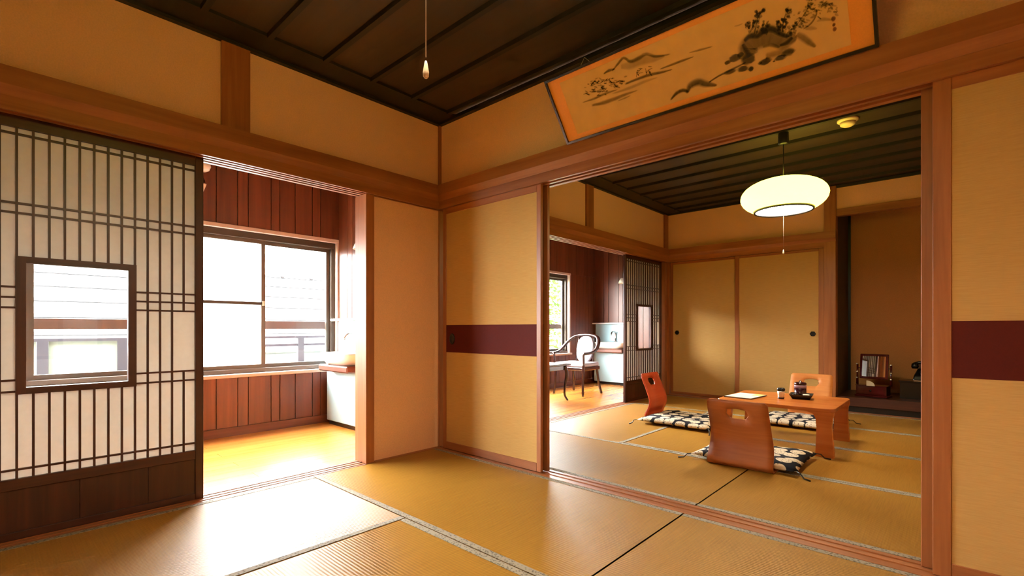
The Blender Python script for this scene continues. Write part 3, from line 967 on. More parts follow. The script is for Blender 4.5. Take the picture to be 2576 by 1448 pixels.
for c in ((1515, 195, 9, 12, 18), (1550, 175, 7, 14, 12), (1580, 95, 9, 14, 12), (1612, 72, 5, 12, 8), (1560, 140, 6, 12, 14), (1640, 165, 8, 14, 14), (1600, 215, 10, 22, 12),
          (1725, 175, 8, 14, 12), (1770, 140, 9, 14, 16), (1790, 80, 9, 12, 12), (1760, 205, 12, 26, 16), (1830, 195, 9, 18, 14), (1805, 230, 8, 24, 10)):
    pine(*c)
for c in ((1870, 130, 14, 26, 22), (1930, 90, 18, 26, 26), (1945, 25, 16, 20, 16), (2000, 60, 16, 28, 22), (2065, 25, 18, 24, 16), (2110, 70, 10, 26, 14), (1890, 170, 10, 28, 12)):
    pine(*c, 0.55, (5, 13))
ik.stroke([(1560, 240), (1575, 170), (1590, 110), (1620, 75)], 7, 0.7)
ik.stroke([(1760, 230), (1765, 160), (1785, 90)], 6, 0.7)
ik.stroke([(1905, 205), (1960, 165), (1995, 110), (2000, 70)], [6, 9, 8, 6], 0.65)
ik.stroke([(1850, 190), (1900, 120), (1935, 60), (1940, 10)], [4, 6, 6, 5], 0.5)
ik.stroke([(1420, 185), (1450, 178), (1480, 165)], [3, 8, 3], 0.4)
ik.stroke([(1920, 205), (1960, 198), (2005, 202)], [8, 20, 6], 0.35)
ik.stroke([(2000, 150), (2050, 135), (2110, 140)], [6, 18, 6], 0.3)
# distant hill and trees on the left
ik.stroke([(560, 500), (600, 450), (640, 408), (690, 432), (745, 410), (800, 380), (870, 396), (970, 380)], [6, 14, 16, 18, 22, 18, 16, 6], 0.55)
ik.stroke([(620, 470), (680, 460), (760, 430), (850, 415), (930, 395)], [20, 44, 46, 34, 10], 0.28, 0.5)
for c in ((405, 600, 14, 14, 20), (440, 585, 14, 22, 22), (480, 600, 14, 22, 20), (520, 565, 12, 24, 16), (560, 580, 12, 22, 16), (600, 595, 10, 22, 14), (620, 570, 8, 18, 14), (380, 650, 6, 14, 12), (440, 650, 10, 26, 14), (500, 640, 8, 26, 12)):
    pine(*c, 0.7, (4, 11))
ik.stroke([(500, 520), (540, 495), (580, 485)], [6, 18, 5], 0.6)
ik.stroke([(650, 592), (740, 555), (830, 525), (910, 508), (985, 488)], [10, 16, 18, 14, 4], 0.7)
ik.stroke([(895, 487), (980, 455), (1060, 425), (1135, 398)], [5, 13, 13, 4], 0.6)
ik.stroke([(1100, 372), (1180, 350), (1268, 326)], [4, 12, 4], 0.5)
ik.stroke([(415, 742), (500, 722), (590, 690), (660, 662), (740, 635)], [12, 26, 22, 16, 4], 0.5)
ik.stroke([(350, 722), (430, 695), (520, 655), (600, 630)], [4, 14, 14, 4], 0.5)
ik.stroke([(560, 660), (680, 620), (800, 570), (880, 545)], [6, 18, 16, 4], 0.3)
ik.stroke([(600, 710), (650, 690), (690, 672)], [4, 10, 3], 0.45)
pine(735, 505, 7, 8, 14, 0.7, (4, 10)); pine(805, 495, 7, 8, 12, 0.7, (4, 10))
ik.stroke([(730, 545), (735, 515), (740, 490)], 4, 0.7); ik.stroke([(800, 525), (800, 505), (795, 480)], 4, 0.7)
ik.build('ink_landscape', M['ink'], CV).location = (-CV.location.x, -CV.location.y, -CV.location.z)
sk = Ink()
for X, Y, r in ((2118, 132, 12), (2122, 175, 9), (2128, 205, 11)):
    sk.blob(X, Y, r, r * 1.2, 0.75)
sk.build('seal_stamps', M['seal'], CV).location = (-CV.location.x, -CV.location.y, -CV.location.z)

# ------------------------------------------------------------------ lamps


def pendant(label, x, y, zc, knob_z, cord_r, name='pendant_lamp'):
    L = thing(name, label, 'lamp', (x, y, zc), 0, 'round pendant lamps')
    R, H = 0.30, 0.135
    prof = []
    for i in range(0, 15):
        a = math.radians(-52 + i * (142 / 14))
        prof.append((max(R * math.cos(a) ** 0.85 if math.cos(a) > 0 else 0, 0.03), H * math.sin(a)))
    MB().lathe(prof, 48, close=False).build('lamp_shade', M['shade'], L)
    r0, z0 = prof[0]
    MB().lathe([(r0 + 0.006, z0 - 0.008), (r0 + 0.010, z0 + 0.006), (r0 - 0.006, z0 + 0.006), (r0 - 0.006, z0 - 0.008), (r0 + 0.006, z0 - 0.008)], 48, close=False).build('rim', M['black'], L)
    MB().lathe([(r0 - 0.006, z0 + 0.002), (r0 * 0.6, z0 + 0.012), (0.005, z0 + 0.016)], 40, close=True).build('diffuser', M['bulb'], L)
    MB().lathe([(0.034, H - 0.004), (0.034, H + 0.01), (0.012, H + 0.016)], 20).build('cap', M['black'], L)
    top = ZC - 0.012 - zc
    MB().tube([(0, 0, H + 0.01), (0, 0, top - 0.08)], 0.0035, 8).build('cord', M['black'], L)
    MB().lathe([(0.030, top - 0.09), (0.037, top - 0.084), (0.037, top - 0.004), (0.034, top)], 24).build('ceiling_rose', M['black'], L)
    kz = knob_z - zc
    pc = MB().tube([(0, 0, z0 + 0.01), (0, 0, kz + 0.03)], cord_r, 6).build('pull_cord', M['cord'], L)
    MB().lathe([(0.0018, kz + 0.022), (0.0032, kz + 0.017), (0.006, kz), (0.0056, kz - 0.008), (0.0026, kz - 0.012)], 16).build('pull_knob', M['ivory'], pc)
    return L


pendant('glowing oval pendant lamp hanging over the low table in the far room', 1.855, 1.86, 1.885, 1.455, 0.0005)
pendant('pendant lamp above the top edge whose pull cord hangs before the dark ceiling', 2.06, -1.71, 1.93, 1.372, 0.0012)

# smoke detector
sd = thing('smoke_detector', 'small round cream smoke detector on the dark far ceiling', 'detector', (2.25, 1.97, ZC + 0.012))
MB().lathe([(0.066, 0), (0.066, -0.012), (0.052, -0.022)], 28).build('base', M['ivory'], sd)
MB().lathe([(0.050, -0.022), (0.046, -0.040), (0.03, -0.050), (0.004, -0.052)], 28).build('dome', M['ivory'], sd)

# ------------------------------------------------------------------ floor chairs, cushions, low table


def zaisu(label, mat, loc, rz):
    Z = thing('floor_chair', label, 'floor chair', loc, rz, 'legless plywood chairs round the low table')
    prof = [(-0.098, 0.428), (-0.094, 0.412), (-0.08, 0.372), (-0.066, 0.340), (-0.052, 0.312), (-0.032, 0.262), (-0.012, 0.212), (-0.002, 0.175), (-0.004, 0.135), (-0.018, 0.095), (-0.036, 0.060), (-0.046, 0.034), (-0.040, 0.014), (-0.02, 0.007), (0.05, 0.0065), (0.2, 0.0065), (0.38, 0.0065)]
    halfw = [0.160, 0.176, 0.178, 0.178, 0.178, 0.179, 0.181, 0.184, 0.188, 0.191, 0.193, 0.194, 0.194, 0.194, 0.192, 0.19, 0.185]
    hole = {2: 0.058, 3: 0.066, 4: 0.046}
    v = []; f = []
    NC = 13
    for (yy, zz), hw in zip(prof, halfw):
        r = prof.index((yy, zz))
        for c in range(NC):
            t = c / (NC - 1) * 2 - 1
            hx = hole.get(r, 0.058)
            # columns 3..9 span the hole
            if c < 3:
                x = -hw + (hw - hx) * c / 3
            elif c > 9:
                x = hx + (hw - hx) * (c - 9) / 3
            else:
                x = hx * (c - 6) / 3
            z = zz
            if r == 2 and 3 <= c <= 9:
                z += 0.008 * (1 - ((c - 6) / 3) ** 2)
            cup = 0.014 * (1 - abs(t) ** 2) if r < 9 else 0.014 * (1 - abs(t) ** 2) * max(0, (12 - r) / 4) if r < 12 else 0
            v.append((x, yy - cup, z))
    for r in range(len(prof) - 1):
        for c in range(NC - 1):
            if r in (2, 3) and 3 <= c < 9:
                continue
            f.append((r * NC + c, r * NC + c + 1, (r + 1) * NC + c + 1, (r + 1) * NC + c))
    # backrest and seat are two parts of one bent sheet
    for nm, r0, r1 in (('backrest', 0, 12), ('seat', 12, len(prof) - 1)):
        idx = sorted({i for q in f for i in q if all(r0 * NC <= j < (r1 + 1) * NC for j in q)})
        mp = {i: k for k, i in enumerate(idx)}
        fs = [tuple(mp[i] for i in q) for q in f if all(r0 * NC <= j < (r1 + 1) * NC for j in q)]
        me = bpy.data.meshes.new(nm); me.from_pydata([v[i] for i in idx], [], fs); me.materials.append(mat)
        for p in me.polygons:
            p.use_smooth = True
        o = obj(nm, me, Z)
        md = o.modifiers.new('thickness', 'SOLIDIFY'); md.thickness = 0.012; md.offset = 0
    return Z


zaisu('brown plywood floor chair seen from behind, nearest of the three', M['zaisu'], (1.838, 0.915, 0.0), 0)
zaisu('reddish plywood floor chair seen from the side near the veranda', M['zaisu_red'], (0.665, 2.215, 0.0), -PI / 2)
zaisu('light brown plywood floor chair behind the low table, facing the camera', M['zaisu_light'], (1.80, 3.06, 0.0), PI)


def cushion(label, loc, rz, sx=0.62, sy=0.58, h=0.052):
    Cn = thing('floor_cushion', label, 'cushion', loc, rz, 'black cushions with pale discs')
    n = 20
    v = []; f = []
    idx = {}
    for side in (0, 1):
        for i in range(n + 1):
            for j in range(n + 1):
                a = i / n * 2 - 1; b = j / n * 2 - 1
                if side and (i in (0, n) or j in (0, n)):
                    idx[(1, i, j)] = idx[(0, i, j)]; continue
                k = ((1 - a ** 6) * (1 - b ** 6)) ** 0.45
                bow = 1 - 0.045 * (1 - b * b) * abs(a) ** 4 if True else 1
                bow2 = 1 - 0.045 * (1 - a * a) * abs(b) ** 4
                x = a * sx / 2 * bow; y = b * sy / 2 * bow2
                dip = 0.35 * math.exp(-(a * a + b * b) * 6)
                wav = 0.003 * math.sin(7 * a + 3 * b) + 0.003 * math.sin(6 * b - 2 * a)
                z = h * (0.42 + 0.58 * k * (1 - dip * 0.4)) + wav * k if not side else h * (0.42 - 0.42 * k)
                idx[(side, i, j)] = len(v); v.append((x, y, z))
    for side in (0, 1):
        for i in range(n):
            for j in range(n):
                q = (idx[(side, i, j)], idx[(side, i + 1, j)], idx[(side, i + 1, j + 1)], idx[(side, i, j + 1)])
                f.append(q if not side else q[::-1])
    me = bpy.data.meshes.new('pad'); me.from_pydata(v, [], f); me.materials.append(M['cushion'])
    for p in me.polygons:
        p.use_smooth = True
    obj('pad', me, Cn)
    for a in (-1, 1):
        for b in (-1, 1):
            x, y = a * sx / 2, b * sy / 2
            zf = 0.004 - loc[2]
            MB().tube([(x * 0.985, y * 0.985, h * 0.42), (x + a * 0.015, y + b * 0.012, h * 0.36), (x + a * 0.035, y + b * 0.02, zf + 0.004), (x + a * 0.07, y + b * 0.03, zf)], [0.003, 0.0035, 0.004, 0.005], 6).build('tassel', M['black'], Cn)
    return Cn


cushion('black cushion with pale discs under the nearest floor chair', (1.835, 1.185, 0.0128), 0, 0.635, 0.56)
cushion('black cushion with pale discs before the reddish floor chair', (0.995, 2.075, 0.0128), PI / 2, 0.64, 0.66)
cushion('black cushion with pale discs on the far side of the low table', (1.80, 2.745, 0.0128), 0, 0.66, 0.62)

TB = thing('low_table', 'low square brown lacquered table with flared legs', 'table', (1.85, 1.885, 0))
TX, TY, TZ = 0.385, 0.355, 0.33
pts = []
for cx_, cy_, a0 in ((TX - 0.05, TY - 0.05, 0), (-TX + 0.05, TY - 0.05, 90), (-TX + 0.05, -TY + 0.05, 180), (TX - 0.05, -TY + 0.05, 270)):
    for k in range(6):
        a = math.radians(a0 + k * 18); pts.append((cx_ + 0.05 * math.cos(a), cy_ + 0.05 * math.sin(a)))
MB().prism(pts, 'z', TZ - 0.026, TZ).build('table_top', M['table_wood'], TB, bev=0.004, seg=2)
for sx in (-1, 1):
    for sy in (-1, 1):
        mb = MB(); prof = []
        zs = [0, 0.05, 0.12, 0.2, 0.26, 0.29, TZ - 0.026]
        wx = [0.056, 0.052, 0.047, 0.044, 0.048, 0.062, 0.095]
        v = []; f = []
        for z, w in zip(zs, wx):
            ox = sx * (TX - 0.062 + 0.006 * (1 - z / 0.3)); oy = sy * (TY - 0.03)
            inx = -sx * max(0, w - 0.056)
            t = 0.021
            v += [(ox - w + inx * 0.5 + (0 if sx > 0 else 0), oy - t, z), (ox + w + inx * 0.5, oy - t, z), (ox + w + inx * 0.5, oy + t, z), (ox - w + inx * 0.5, oy + t, z)]
        v = [(max(min(p[0], TX - 0.004), -TX + 0.004), p[1], p[2]) for p in v]
        for i in range(len(zs) - 1):
            for k in range(4):
                f.append((i * 4 + k, i * 4 + (k + 1) % 4, (i + 1) * 4 + (k + 1) % 4, (i + 1) * 4 + k))
        f.append((3, 2, 1, 0)); k = (len(zs) - 1) * 4; f.append((k, k + 1, k + 2, k + 3))
        mb.add(v, f).build('leg', M['table_wood'], TB)

# things on the table
mn = thing('menu_folder', 'thin dark folder holding white sheets on the table corner', 'folder', (1.60, 1.80, TZ + 0.0005), math.radians(-6))
box('cover', -0.105, 0.105, -0.15, 0.15, 0, 0.005, M['menu'], mn, 0.001)
box('sheet', -0.10, 0.10, -0.146, 0.14, 0.005, 0.0085, M['white_paper'], mn)
box('note', 0.03, 0.095, 0.04, 0.13, 0.0085, 0.0095, M['yellow_paper'], mn)
cp = thing('toothpick_holder', 'tiny white holder with dark top beside the tray', 'holder', (1.842, 1.845, TZ + 0.0005))
MB().lathe([(0.022, 0), (0.023, 0.004), (0.024, 0.012)], 20).build('foot', M['jar'], cp)
MB().lathe([(0.021, 0.012), (0.023, 0.03), (0.026, 0.055), (0.026, 0.058)], 20).build('body', M['ceramic'], cp)
for sx in (-0.012, 0.012):
    MB().lathe([(0.004, 0.055), (0.014, 0.062), (0.017, 0.074), (0.011, 0.084), (0.003, 0.087)], 14, (sx, 0, 0)).build('dark_top', M['black'], cp)
ty = thing('serving_tray', 'small dark square tray with flared sides on the table', 'tray', (1.955, 1.965, TZ + 0.0005), math.radians(8))
tv = []
for (h, s) in ((0, 0.056), (0.036, 0.078)):
    tv += [(-s, -s, h), (s, -s, h), (s, s, h), (-s, s, h)]
for (h, s) in ((0.036, 0.073), (0.006, 0.052)):
    tv += [(-s, -s, h), (s, -s, h), (s, s, h), (-s, s, h)]
tf = [(3, 2, 1, 0)]
for r in range(3):
    for k in range(4):
        tf.append((r * 4 + k, r * 4 + (k + 1) % 4, (r + 1) * 4 + (k + 1) % 4, (r + 1) * 4 + k))
tf.append((12, 13, 14, 15))
MB().add(tv, tf).build('tray_body', M['black_lacquer'], ty)
jr = thing('tea_caddy', 'dark purple lidded jar standing in the tray', 'jar', (1.945, 1.975, TZ + 0.0067))
MB().lathe([(0.036, 0), (0.04, 0.004), (0.041, 0.03), (0.041, 0.075)], 28).build('body', M['jar'], jr)
MB().lathe([(0.0415, 0.075), (0.0415, 0.098)], 28).build('pale_band', M['jar_label'], jr)
MB().lathe([(0.042, 0.098), (0.042, 0.112), (0.036, 0.118), (0.01, 0.12), (0.008, 0.13), (0.003, 0.132)], 28).build('lid', M['jar'], jr)
for i, (dx, dy, lab) in enumerate(((0.038, -0.036, 'left dark teacup beside the purple jar in the tray'), (-0.03, -0.045, 'dark teacup at the front of the tray'))):
    tc_ = thing('teacup', lab, 'cup', (1.955 + dx, 1.965 + dy, TZ + 0.0067), 0, 'cups in the tray')
    MB().lathe([(0.010, 0), (0.012, 0.004), (0.02, 0.014), (0.023, 0.032), (0.021, 0.032), (0.018, 0.014), (0.004, 0.008)], 20).build('bowl', M['black_lacquer'] if i else M['ceramic'], tc_)
    MB().lathe([(0.011, -0.0), (0.011, 0.003)], 16).build('foot', M['black_lacquer'], tc_)
bpy.data.objects['teacup']['label'] = 'tiny white teacup beside the purple jar in the tray'

# ------------------------------------------------------------------ alcove things
DM = thing('mirror_stand', 'small dark red lacquered dressing mirror in the alcove', 'mirror', (2.19, 4.07, 0.15), math.radians(-12))
bs = MB().box(-0.145, 0.145, -0.07, 0.07, 0, 0.022).build('base', M['red_lacquer'], DM, bev=0.004)
bd = MB().box(-0.135, 0.135, -0.062, 0.062, 0.022, 0.115).build('drawer_box', M['red_lacquer'], DM, bev=0.003)
box('drawer_front', -0.115, 0.115, -0.067, -0.062, 0.034, 0.105, M['red_lacquer'], DM, 0.001)
MB().lathe([(0.009, 0), (0.009, 0.006)], 12).build('drawer_knob', M['black'], DM, (0, -0.072, 0.066)).rotation_euler = (PI / 2, 0, 0)
pts = [(-0.03 + 0.075 * math.sin(q), 0.055 * math.cos(q)) for q in [i * PI / 2 / 8 for i in range(9)]] + [(-0.03, 0.0)]
MB().prism(pts, 'y', -0.003, 0).build('white_card', M['white_paper'], DM, (-0.005, -0.073, 0.118))
box('tray_top', -0.14, 0.14, -0.066, 0.066, 0.115, 0.122, M['red_lacquer'], DM)
for sx in (-1, 1):
    pw = MB().tube([(sx * 0.15, 0.02, 0.12), (sx * 0.15, 0.025, 0.22), (sx * 0.15, 0.03, 0.335)], [0.012, 0.009, 0.009], 10).build('support', M['red_lacquer'], DM)
    for kz in (0.19, 0.255, 0.34):
        MB().lathe([(0.003, -0.007), (0.0085, -0.003), (0.0085, 0.003), (0.003, 0.007)], 10, (sx * 0.152, 0.012, kz)).build('pearl_stud', M['ceramic'], pw)
    MB().tube([(sx * 0.15, 0.03, 0.30), (sx * 0.122, 0.03, 0.30)], 0.005, 8).build('hinge_pin', M['black'], DM)
mf = MB().box(-0.128, 0.128, -0.008, 0.008, 0, 0.265)
fr = mf.build('mirror_frame', M['red_lacquer'], DM, (0, 0.015, 0.185), bev=0.006, seg=2)
fr.rotation_euler = (math.radians(-6), 0, 0)
box('mirror_glass', -0.104, 0.104, -0.0105, -0.0082, 0.024, 0.241, M['mirror'], fr)

LB = thing('low_stand', 'low black lacquered stand at the right of the alcove', 'stand', (2.66, 4.22, 0.151))
box('top_board', -0.26, 0.22, -0.13, 0.13, 0.165, 0.183, M['black_lacquer'], LB, 0.002)
box('front_panel', -0.25, 0.21, -0.12, -0.108, 0.0, 0.165, M['black_lacquer'], LB)
box('back_panel', -0.25, 0.21, 0.108, 0.12, 0.0, 0.165, M['black_lacquer'], LB)
box('side_panel', -0.25, -0.238, -0.108, 0.108, 0.0, 0.165, M['black_lacquer'], LB); box('side_panel', 0.198, 0.21, -0.108, 0.108, 0.0, 0.165, M['black_lacquer'], LB)
cl = tag(MB().box(-0.12, 0.16, -0.125, 0.10, 0, 0.006).build('doily_cloth', M['cloth'], None, (2.64, 4.22, 0.3345)), 'pale cloth under the black telephone in the alcove', 'cloth')
TP = thing('telephone', 'black rounded telephone on pale cloth, half hidden by the right panel', 'telephone', (2.61, 4.20, 0.341))
vb = [(-0.10, -0.09, 0), (0.10, -0.09, 0), (0.10, 0.09, 0), (-0.10, 0.09, 0), (-0.09, -0.07, 0.05), (0.09, -0.07, 0.05), (0.09, 0.085, 0.05), (-0.09, 0.085, 0.05), (-0.06, 0.0, 0.12), (0.06, 0.0, 0.12), (0.06, 0.07, 0.12), (-0.06, 0.07, 0.12)]
vf = [(3, 2, 1, 0)] + [(r * 4 + k, r * 4 + (k + 1) % 4, r * 4 + 4 + (k + 1) % 4, r * 4 + 4 + k) for r in range(2) for k in range(4)] + [(8, 9, 10, 11)]
MB().add(vb, vf).build('body', M['phone'], TP, bev=0.012, seg=2)
MB().lathe([(0.042, 0), (0.045, 0.006), (0.04, 0.012), (0.012, 0.014)], 24).build('dial', M['black'], TP, (0, -0.048, 0.078)).rotation_euler = (math.radians(45), 0, 0)
hs = MB().tube([(-0.095, 0.035, 0.160), (-0.05, 0.035, 0.178), (0.05, 0.035, 0.178), (0.095, 0.035, 0.160)], 0.017, 10)
hs.build('handset', M['phone'], TP)
for sx in (-1, 1):
    MB().lathe([(0.026, -0.02), (0.032, 0), (0.028, 0.03), (0.012, 0.04)], 16, (sx * 0.085, 0.035, 0.135)).build('ear_cup', M['phone'], TP)
    box('cradle_prong', sx * 0.045 - 0.006, sx * 0.045 + 0.006, 0.02, 0.05, 0.115, 0.164, M['phone'], TP)

# ------------------------------------------------------------------ veranda furniture (far room)
AC = thing('armchair', 'dark wooden horseshoe armchair with grey upholstery on the far veranda', 'armchair', (-0.905, 3.085, 0))


def swept(pts, n=5):
    P = [Vector(p) for p in pts]; Q = []
    for i in range(len(P) - 1):
        for j in range(n):
            t = j / n
            p0 = P[max(i - 1, 0)]; p1 = P[i]; p2 = P[i + 1]; p3 = P[min(i + 2, len(P) - 1)]
            Q.append(0.5 * ((2 * p1) + (p2 - p0) * t + (2 * p0 - 5 * p1 + 4 * p2 - p3) * t * t + (3 * p1 - p0 - 3 * p2 + p3) * t ** 3))
    Q.append(P[-1]); return Q


for sx in (-1, 1):
    q = swept([(sx * 0.235, -0.205, 0.545), (sx * 0.235, -0.20, 0.44), (sx * 0.225, -0.195, 0.36), (sx * 0.222, -0.20, 0.18), (sx * 0.232, -0.215, 0.0)])
    MB().tube(q, [0.015 if p.z > 0.4 else 0.021 if p.z > 0.25 else 0.014 + 0.02 * p.z for p in q], 10).build('front_leg', M['chair_dark'], AC)
    q = swept([(sx * 0.19, 0.165, 0.40), (sx * 0.195, 0.18, 0.30), (sx * 0.205, 0.20, 0.15), (sx * 0.225, 0.235, 0.0)])
    MB().tube(q, 0.017, 10).build('back_leg', M['chair_dark'], AC)
q = swept([(-0.24, -0.215, 0.545), (-0.265, -0.08, 0.555), (-0.275, 0.03, 0.60), (-0.245, 0.13, 0.69), (-0.17, 0.205, 0.76), (0, 0.235, 0.785), (0.17, 0.205, 0.76), (0.245, 0.13, 0.69), (0.275, 0.03, 0.60), (0.265, -0.08, 0.555), (0.24, -0.215, 0.545)], 6)
MB().tube(q, [(0.028, 0.019)] * len(q), 10).build('arm_rail', M['chair_dark'], AC)
MB().box(-0.235, 0.235, -0.215, 0.19, 0.325, 0.372).build('seat_frame', M['chair_dark'], AC, bev=0.012, seg=2)
MB().box(-0.232, 0.232, -0.21, 0.175, 0.372, 0.425).build('seat_cushion', M['fabric'], AC, bev=0.022, seg=3)
# backrest pad: oval slab leaning back
pts = []
for k in range(28):
    a = 2 * PI * k / 28; pts.append((0.13 * math.copysign(abs(math.cos(a)) ** 0.7, math.cos(a)), 0.18 * math.copysign(abs(math.sin(a)) ** 0.8, math.sin(a))))
bp = MB().prism(pts, 'y', -0.018, 0.022).build('back_pad', M['fabric'], AC, (0, 0.185, 0.59), bev=0.012, seg=2)
bp.rotation_euler = (math.radians(-12), 0, 0)
for sx in (-1, 1):
    MB().tube([(sx * 0.135, 0.16, 0.38), (sx * 0.135, 0.20, 0.6), (sx * 0.11, 0.222, 0.765)], 0.012, 8).build('back_post', M['chair_dark'], AC)

ST = thing('side_table', 'small dark table with curved legs and pale glass top before the armchair', 'side table', (-0.86, 2.25, 0))
MB().box(-0.26, 0.26, -0.26, 0.26, 0.425, 0.445).build('top_frame', M['chair_dark'], ST, bev=0.006, seg=2)
MB().box(-0.235, 0.235, -0.235, 0.235, 0.4455, 0.449).build('glass_top', M['ceramic'], ST)
MB().box(-0.21, 0.21, -0.21, 0.21, 0.37, 0.425).build('apron', M['chair_dark'], ST, bev=0.004)
for sx in (-1, 1):
    for sy in (-1, 1):
        q = swept([(sx * 0.205, sy * 0.205, 0.42), (sx * 0.222, sy * 0.222, 0.33), (sx * 0.208, sy * 0.208, 0.17), (sx * 0.205, sy * 0.205, 0.07), (sx * 0.232, sy * 0.232, 0.0)])
        MB().tube(q, [0.012 + 0.03 * p.z ** 1.2 for p in q], 8).build('leg', M['chair_dark'], ST)

# ------------------------------------------------------------------ washbasins


def sink(label, y_wall, label_b, w_label):
    S = thing('washbasin', label, 'washbasin', (-1.10, y_wall - 0.014, 0.0))
    box('back_panel', -0.375, 0.30, -0.012, 0.0, 0.04, 0.94, M['blue'], S, 0.002)
    box('shelf', -0.40, 0.30, -0.085, 0.0, 0.94, 0.962, M['ceramic'], S, 0.006)
    # basin bowl
    v = []; f = []
    rings = [(0.20, 0.09, 0.555), (0.245, 0.125, 0.60), (0.268, 0.145, 0.648), (0.268, 0.145, 0.66), (0.245, 0.125, 0.66), (0.21, 0.095, 0.60), (0.12, 0.05, 0.575)]
    n = 32
    for rx, ry, z in rings:
        for k in range(n):
            a = 2 * PI * k / n
            cx_ = math.copysign(abs(math.cos(a)) ** 0.7, math.cos(a)); sy_ = math.copysign(abs(math.sin(a)) ** 0.7, math.sin(a))
            v.append((rx * cx_, -0.16 + ry * sy_, z))
    for r in range(len(rings) - 1):
        for k in range(n):
            f.append((r * n + k, r * n + (k + 1) % n, (r + 1) * n + (k + 1) % n, (r + 1) * n + k))
    f.append(tuple(range(n))[::-1]); k = (len(rings) - 1) * n; f.append(tuple(range(k, k + n)))
    mb = MB().add(v, f, True); mb.build('basin', M['ceramic'], S)
    MB().box(-0.25, 0.25, -0.27, -0.012, 0.50, 0.555).build('basin_support', M['plank_x'], S, bev=0.01)
    v = [(-0.375, -0.012, 0.04), (-0.26, -0.34, 0.04), (-0.26, -0.34, 0.49), (-0.375, -0.012, 0.49)]
    MB().prism([(-0.372, -0.012), (-0.31, -0.16), (0.3, -0.16), (0.3, -0.012)], 'z', 0.04, 0.50).build('cabinet', M['blue'], S, bev=0.004)
    box('plinth', -0.30, 0.28, -0.14, -0.012, 0.0, 0.04, M['black'], S)
    tp = MB().tube(swept([(0, -0.03, 0.70), (0, -0.03, 0.78), (0, -0.06, 0.82), (0, -0.13, 0.815), (0, -0.16, 0.77)]), 0.011, 10).build('tap', M['chrome'], S)
    MB().lathe([(0.02, 0), (0.02, 0.02), (0.012, 0.025), (0.012, 0.06)], 14, (0, -0.03, 0.66)).build('tap_base', M['chrome'], tp)
    return S


sink('white washbasin with pale blue panel at the end of the near veranda', 0.0, '', '')
sink('white washbasin with pale blue panel behind the armchair on the far veranda', YV, '', '')


def sconce(label, loc, rz):
    S = thing('wall_lamp', label, 'wall lamp', loc, rz, 'small veranda wall lamps')
    MB().lathe([(0.03, 0), (0.03, 0.015), (0.012, 0.02)], 16).build('wall_plate', M['black'], S).rotation_euler = (PI / 2, 0, 0)
    MB().tube([(0, -0.01, 0), (0, -0.06, 0.01), (0, -0.08, 0.03)], 0.008, 8).build('arm', M['black'], S)
    MB().lathe([(0.022, 0.028), (0.05, -0.02), (0.062, -0.055), (0.058, -0.055), (0.045, -0.02), (0.015, 0.02)], 20, (0, -0.085, 0.0)).build('lamp_shade', M['frosted_lamp'], S)
    return S


sconce('little white wall lamp over the near washbasin', (-0.96, -0.014, 1.61), 0)
sconce('little white wall lamp over the far washbasin', (-0.95, YV - 0.014, 1.62), 0)
GL = thing('globe_lamp', 'white globe wall lamp half hidden by the paper screen', 'wall lamp', (XW, -1.165, 2.02), PI / 2)
MB().lathe([(0.035, 0), (0.035, 0.015), (0.015, 0.02)], 16).build('wall_plate', M['black'], GL).rotation_euler = (PI / 2, 0, 0)
MB().tube([(0, -0.01, 0), (0, -0.05, 0.0), (0, -0.085, 0.04)], 0.010, 8).build('arm', M['black'], GL)
MB().lathe([(0.022, -0.052), (0.045, -0.04), (0.058, -0.01), (0.052, 0.03), (0.03, 0.052), (0.005, 0.058)], 22, (0, -0.085, 0.10)).build('globe', M['ceramic'], GL)
MB().lathe([(0.008, -0.06), (0.03, 0.0), (0.032, 0.01), (0.01, 0.012)], 16, (0, -0.07, -0.05)).build('finial', M['ivory'], GL)

# ------------------------------------------------------------------ outside
struct(box('ground', -60, XO - 1.05, -40, 60, -3.1, -3.0, M['soil']), 'garden ground outside')
struct(box('balcony_floor', XO - 1.05, XO, YB, 1.6, -0.25, -0.12, M['balcony']), 'pale balcony floor outside the near window')
RL = thing('balcony_railing', 'grey metal railing of the balcony outside the near window', 'railing', (-2.55, -1.0, -0.12))
box('top_bar', -0.02, 0.02, -2.6, 2.5, 0.885, 0.91, M['railing'], RL)
box('bottom_bar', -0.015, 0.015, -2.6, 2.5, 0.08, 0.105, M['railing'], RL)
for yy in (-2.95, -1.975, -1.475, -0.7, 0.09, 0.85, 1.45):
    box('post', -0.02, 0.02, yy + 1.0 - 0.033, yy + 1.0 + 0.033, 0.0, 0.885, M['railing'], RL)
box('middle_bar', -0.012, 0.012, -0.27, 2.5, 0.80, 0.825, M['railing'], RL)
for i, (a, b) in enumerate(((-1.94, -1.51), (-1.44, -0.74), (-2.91, -2.01))):
    box('infill_panel', -0.006, 0.006, a + 1.0, b + 1.0, 0.105, 0.885, M['infill'], RL)

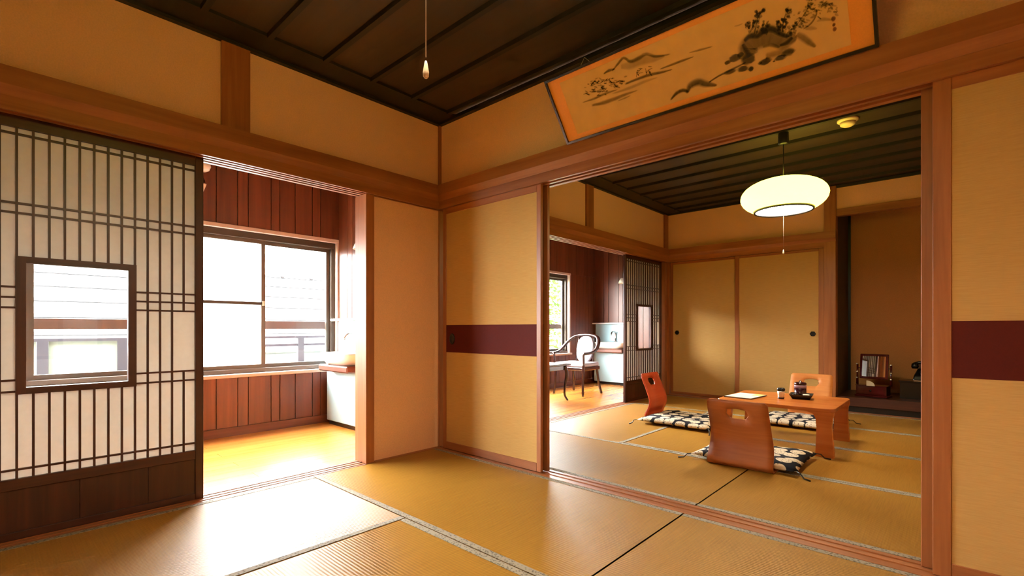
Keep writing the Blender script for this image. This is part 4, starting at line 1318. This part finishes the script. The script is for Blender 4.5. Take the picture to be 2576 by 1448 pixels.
NB = thing('neighbour_house', 'low pale house with seamed roof across the garden', 'building', (-9.0, 1.0, -3.0))
box('wall', -3, 0, -9, 5, 0, 3.35, M['siding'], NB)
for i in range(9):
    box('siding_board', 0, 0.02, -9, 5, 0.05 + i * 0.36, 0.05 + i * 0.36 + 0.35, M['siding'], NB)
rf = MB().prism([(0.5, 3.35), (0.5, 3.42), (-3.4, 5.42), (-3.4, 5.35)], 'y', -9.3, 5.3)
rfo = rf.build('roof', M['roofing'], NB)
for i in range(7):
    t = i / 6
    xx = 0.5 - 3.9 * t; zz = 3.42 + 2.0 * t
    MB().box(xx - 0.03, xx + 0.03, -9.3, 5.3, zz, zz + 0.065).build('seam', M['roof_seam'], rfo)
for k in range(16):
    MB().lathe([(0.06, 0), (0.08, 0.06), (0.03, 0.12)], 8, (-3.4, -8.8 + k * 0.9, 5.43)).build('ridge_knob', M['roof_seam'], rfo)


def shrub(label, loc, h, r, n, mat, seed):
    rg = random.Random(seed)
    T = thing('garden_tree', label, 'tree', loc, 0, 'leafy trees outside the far window')
    MB().tube([(0, 0, 0), (0.08, 0.03, h * 0.4), (0.0, 0.0, h * 0.85)], [0.09, 0.06, 0.02], 8).build('trunk', M['bark'], T)
    v = []; f = []
    for _ in range(n):
        u = rg.random(); z = h * (0.12 + 0.88 * u)
        rr = r * math.sqrt(rg.random()) * (0.55 + 0.6 * math.sin(PI * min(1, 0.12 + u * 0.86)))
        a = rg.random() * 2 * PI
        c = Vector((rr * math.cos(a), rr * math.sin(a), z))
        d = Vector((rg.gauss(0, 1), rg.gauss(0, 1), rg.gauss(0, 0.7))).normalized(); e = d.orthogonal().normalized()
        L = rg.uniform(0.05, 0.10); W = L * 0.42
        k = len(v)
        v += [tuple(c - d * L), tuple(c + e * W), tuple(c + d * L), tuple(c - e * W)]
        f.append((k, k + 1, k + 2, k + 3))
    o = MB().add(v, f).build('foliage', mat, T); o['kind'] = 'stuff'
    return T


shrub('tall green tree nearest the far veranda window', (-5.0, 8.0, -3.0), 6.0, 1.25, 2600, M['leaf'], 1)
shrub('paler bushy tree behind the tall one outside the far window', (-8.4, 12.2, -3.0), 6.4, 1.7, 3000, M['leaf2'], 2)
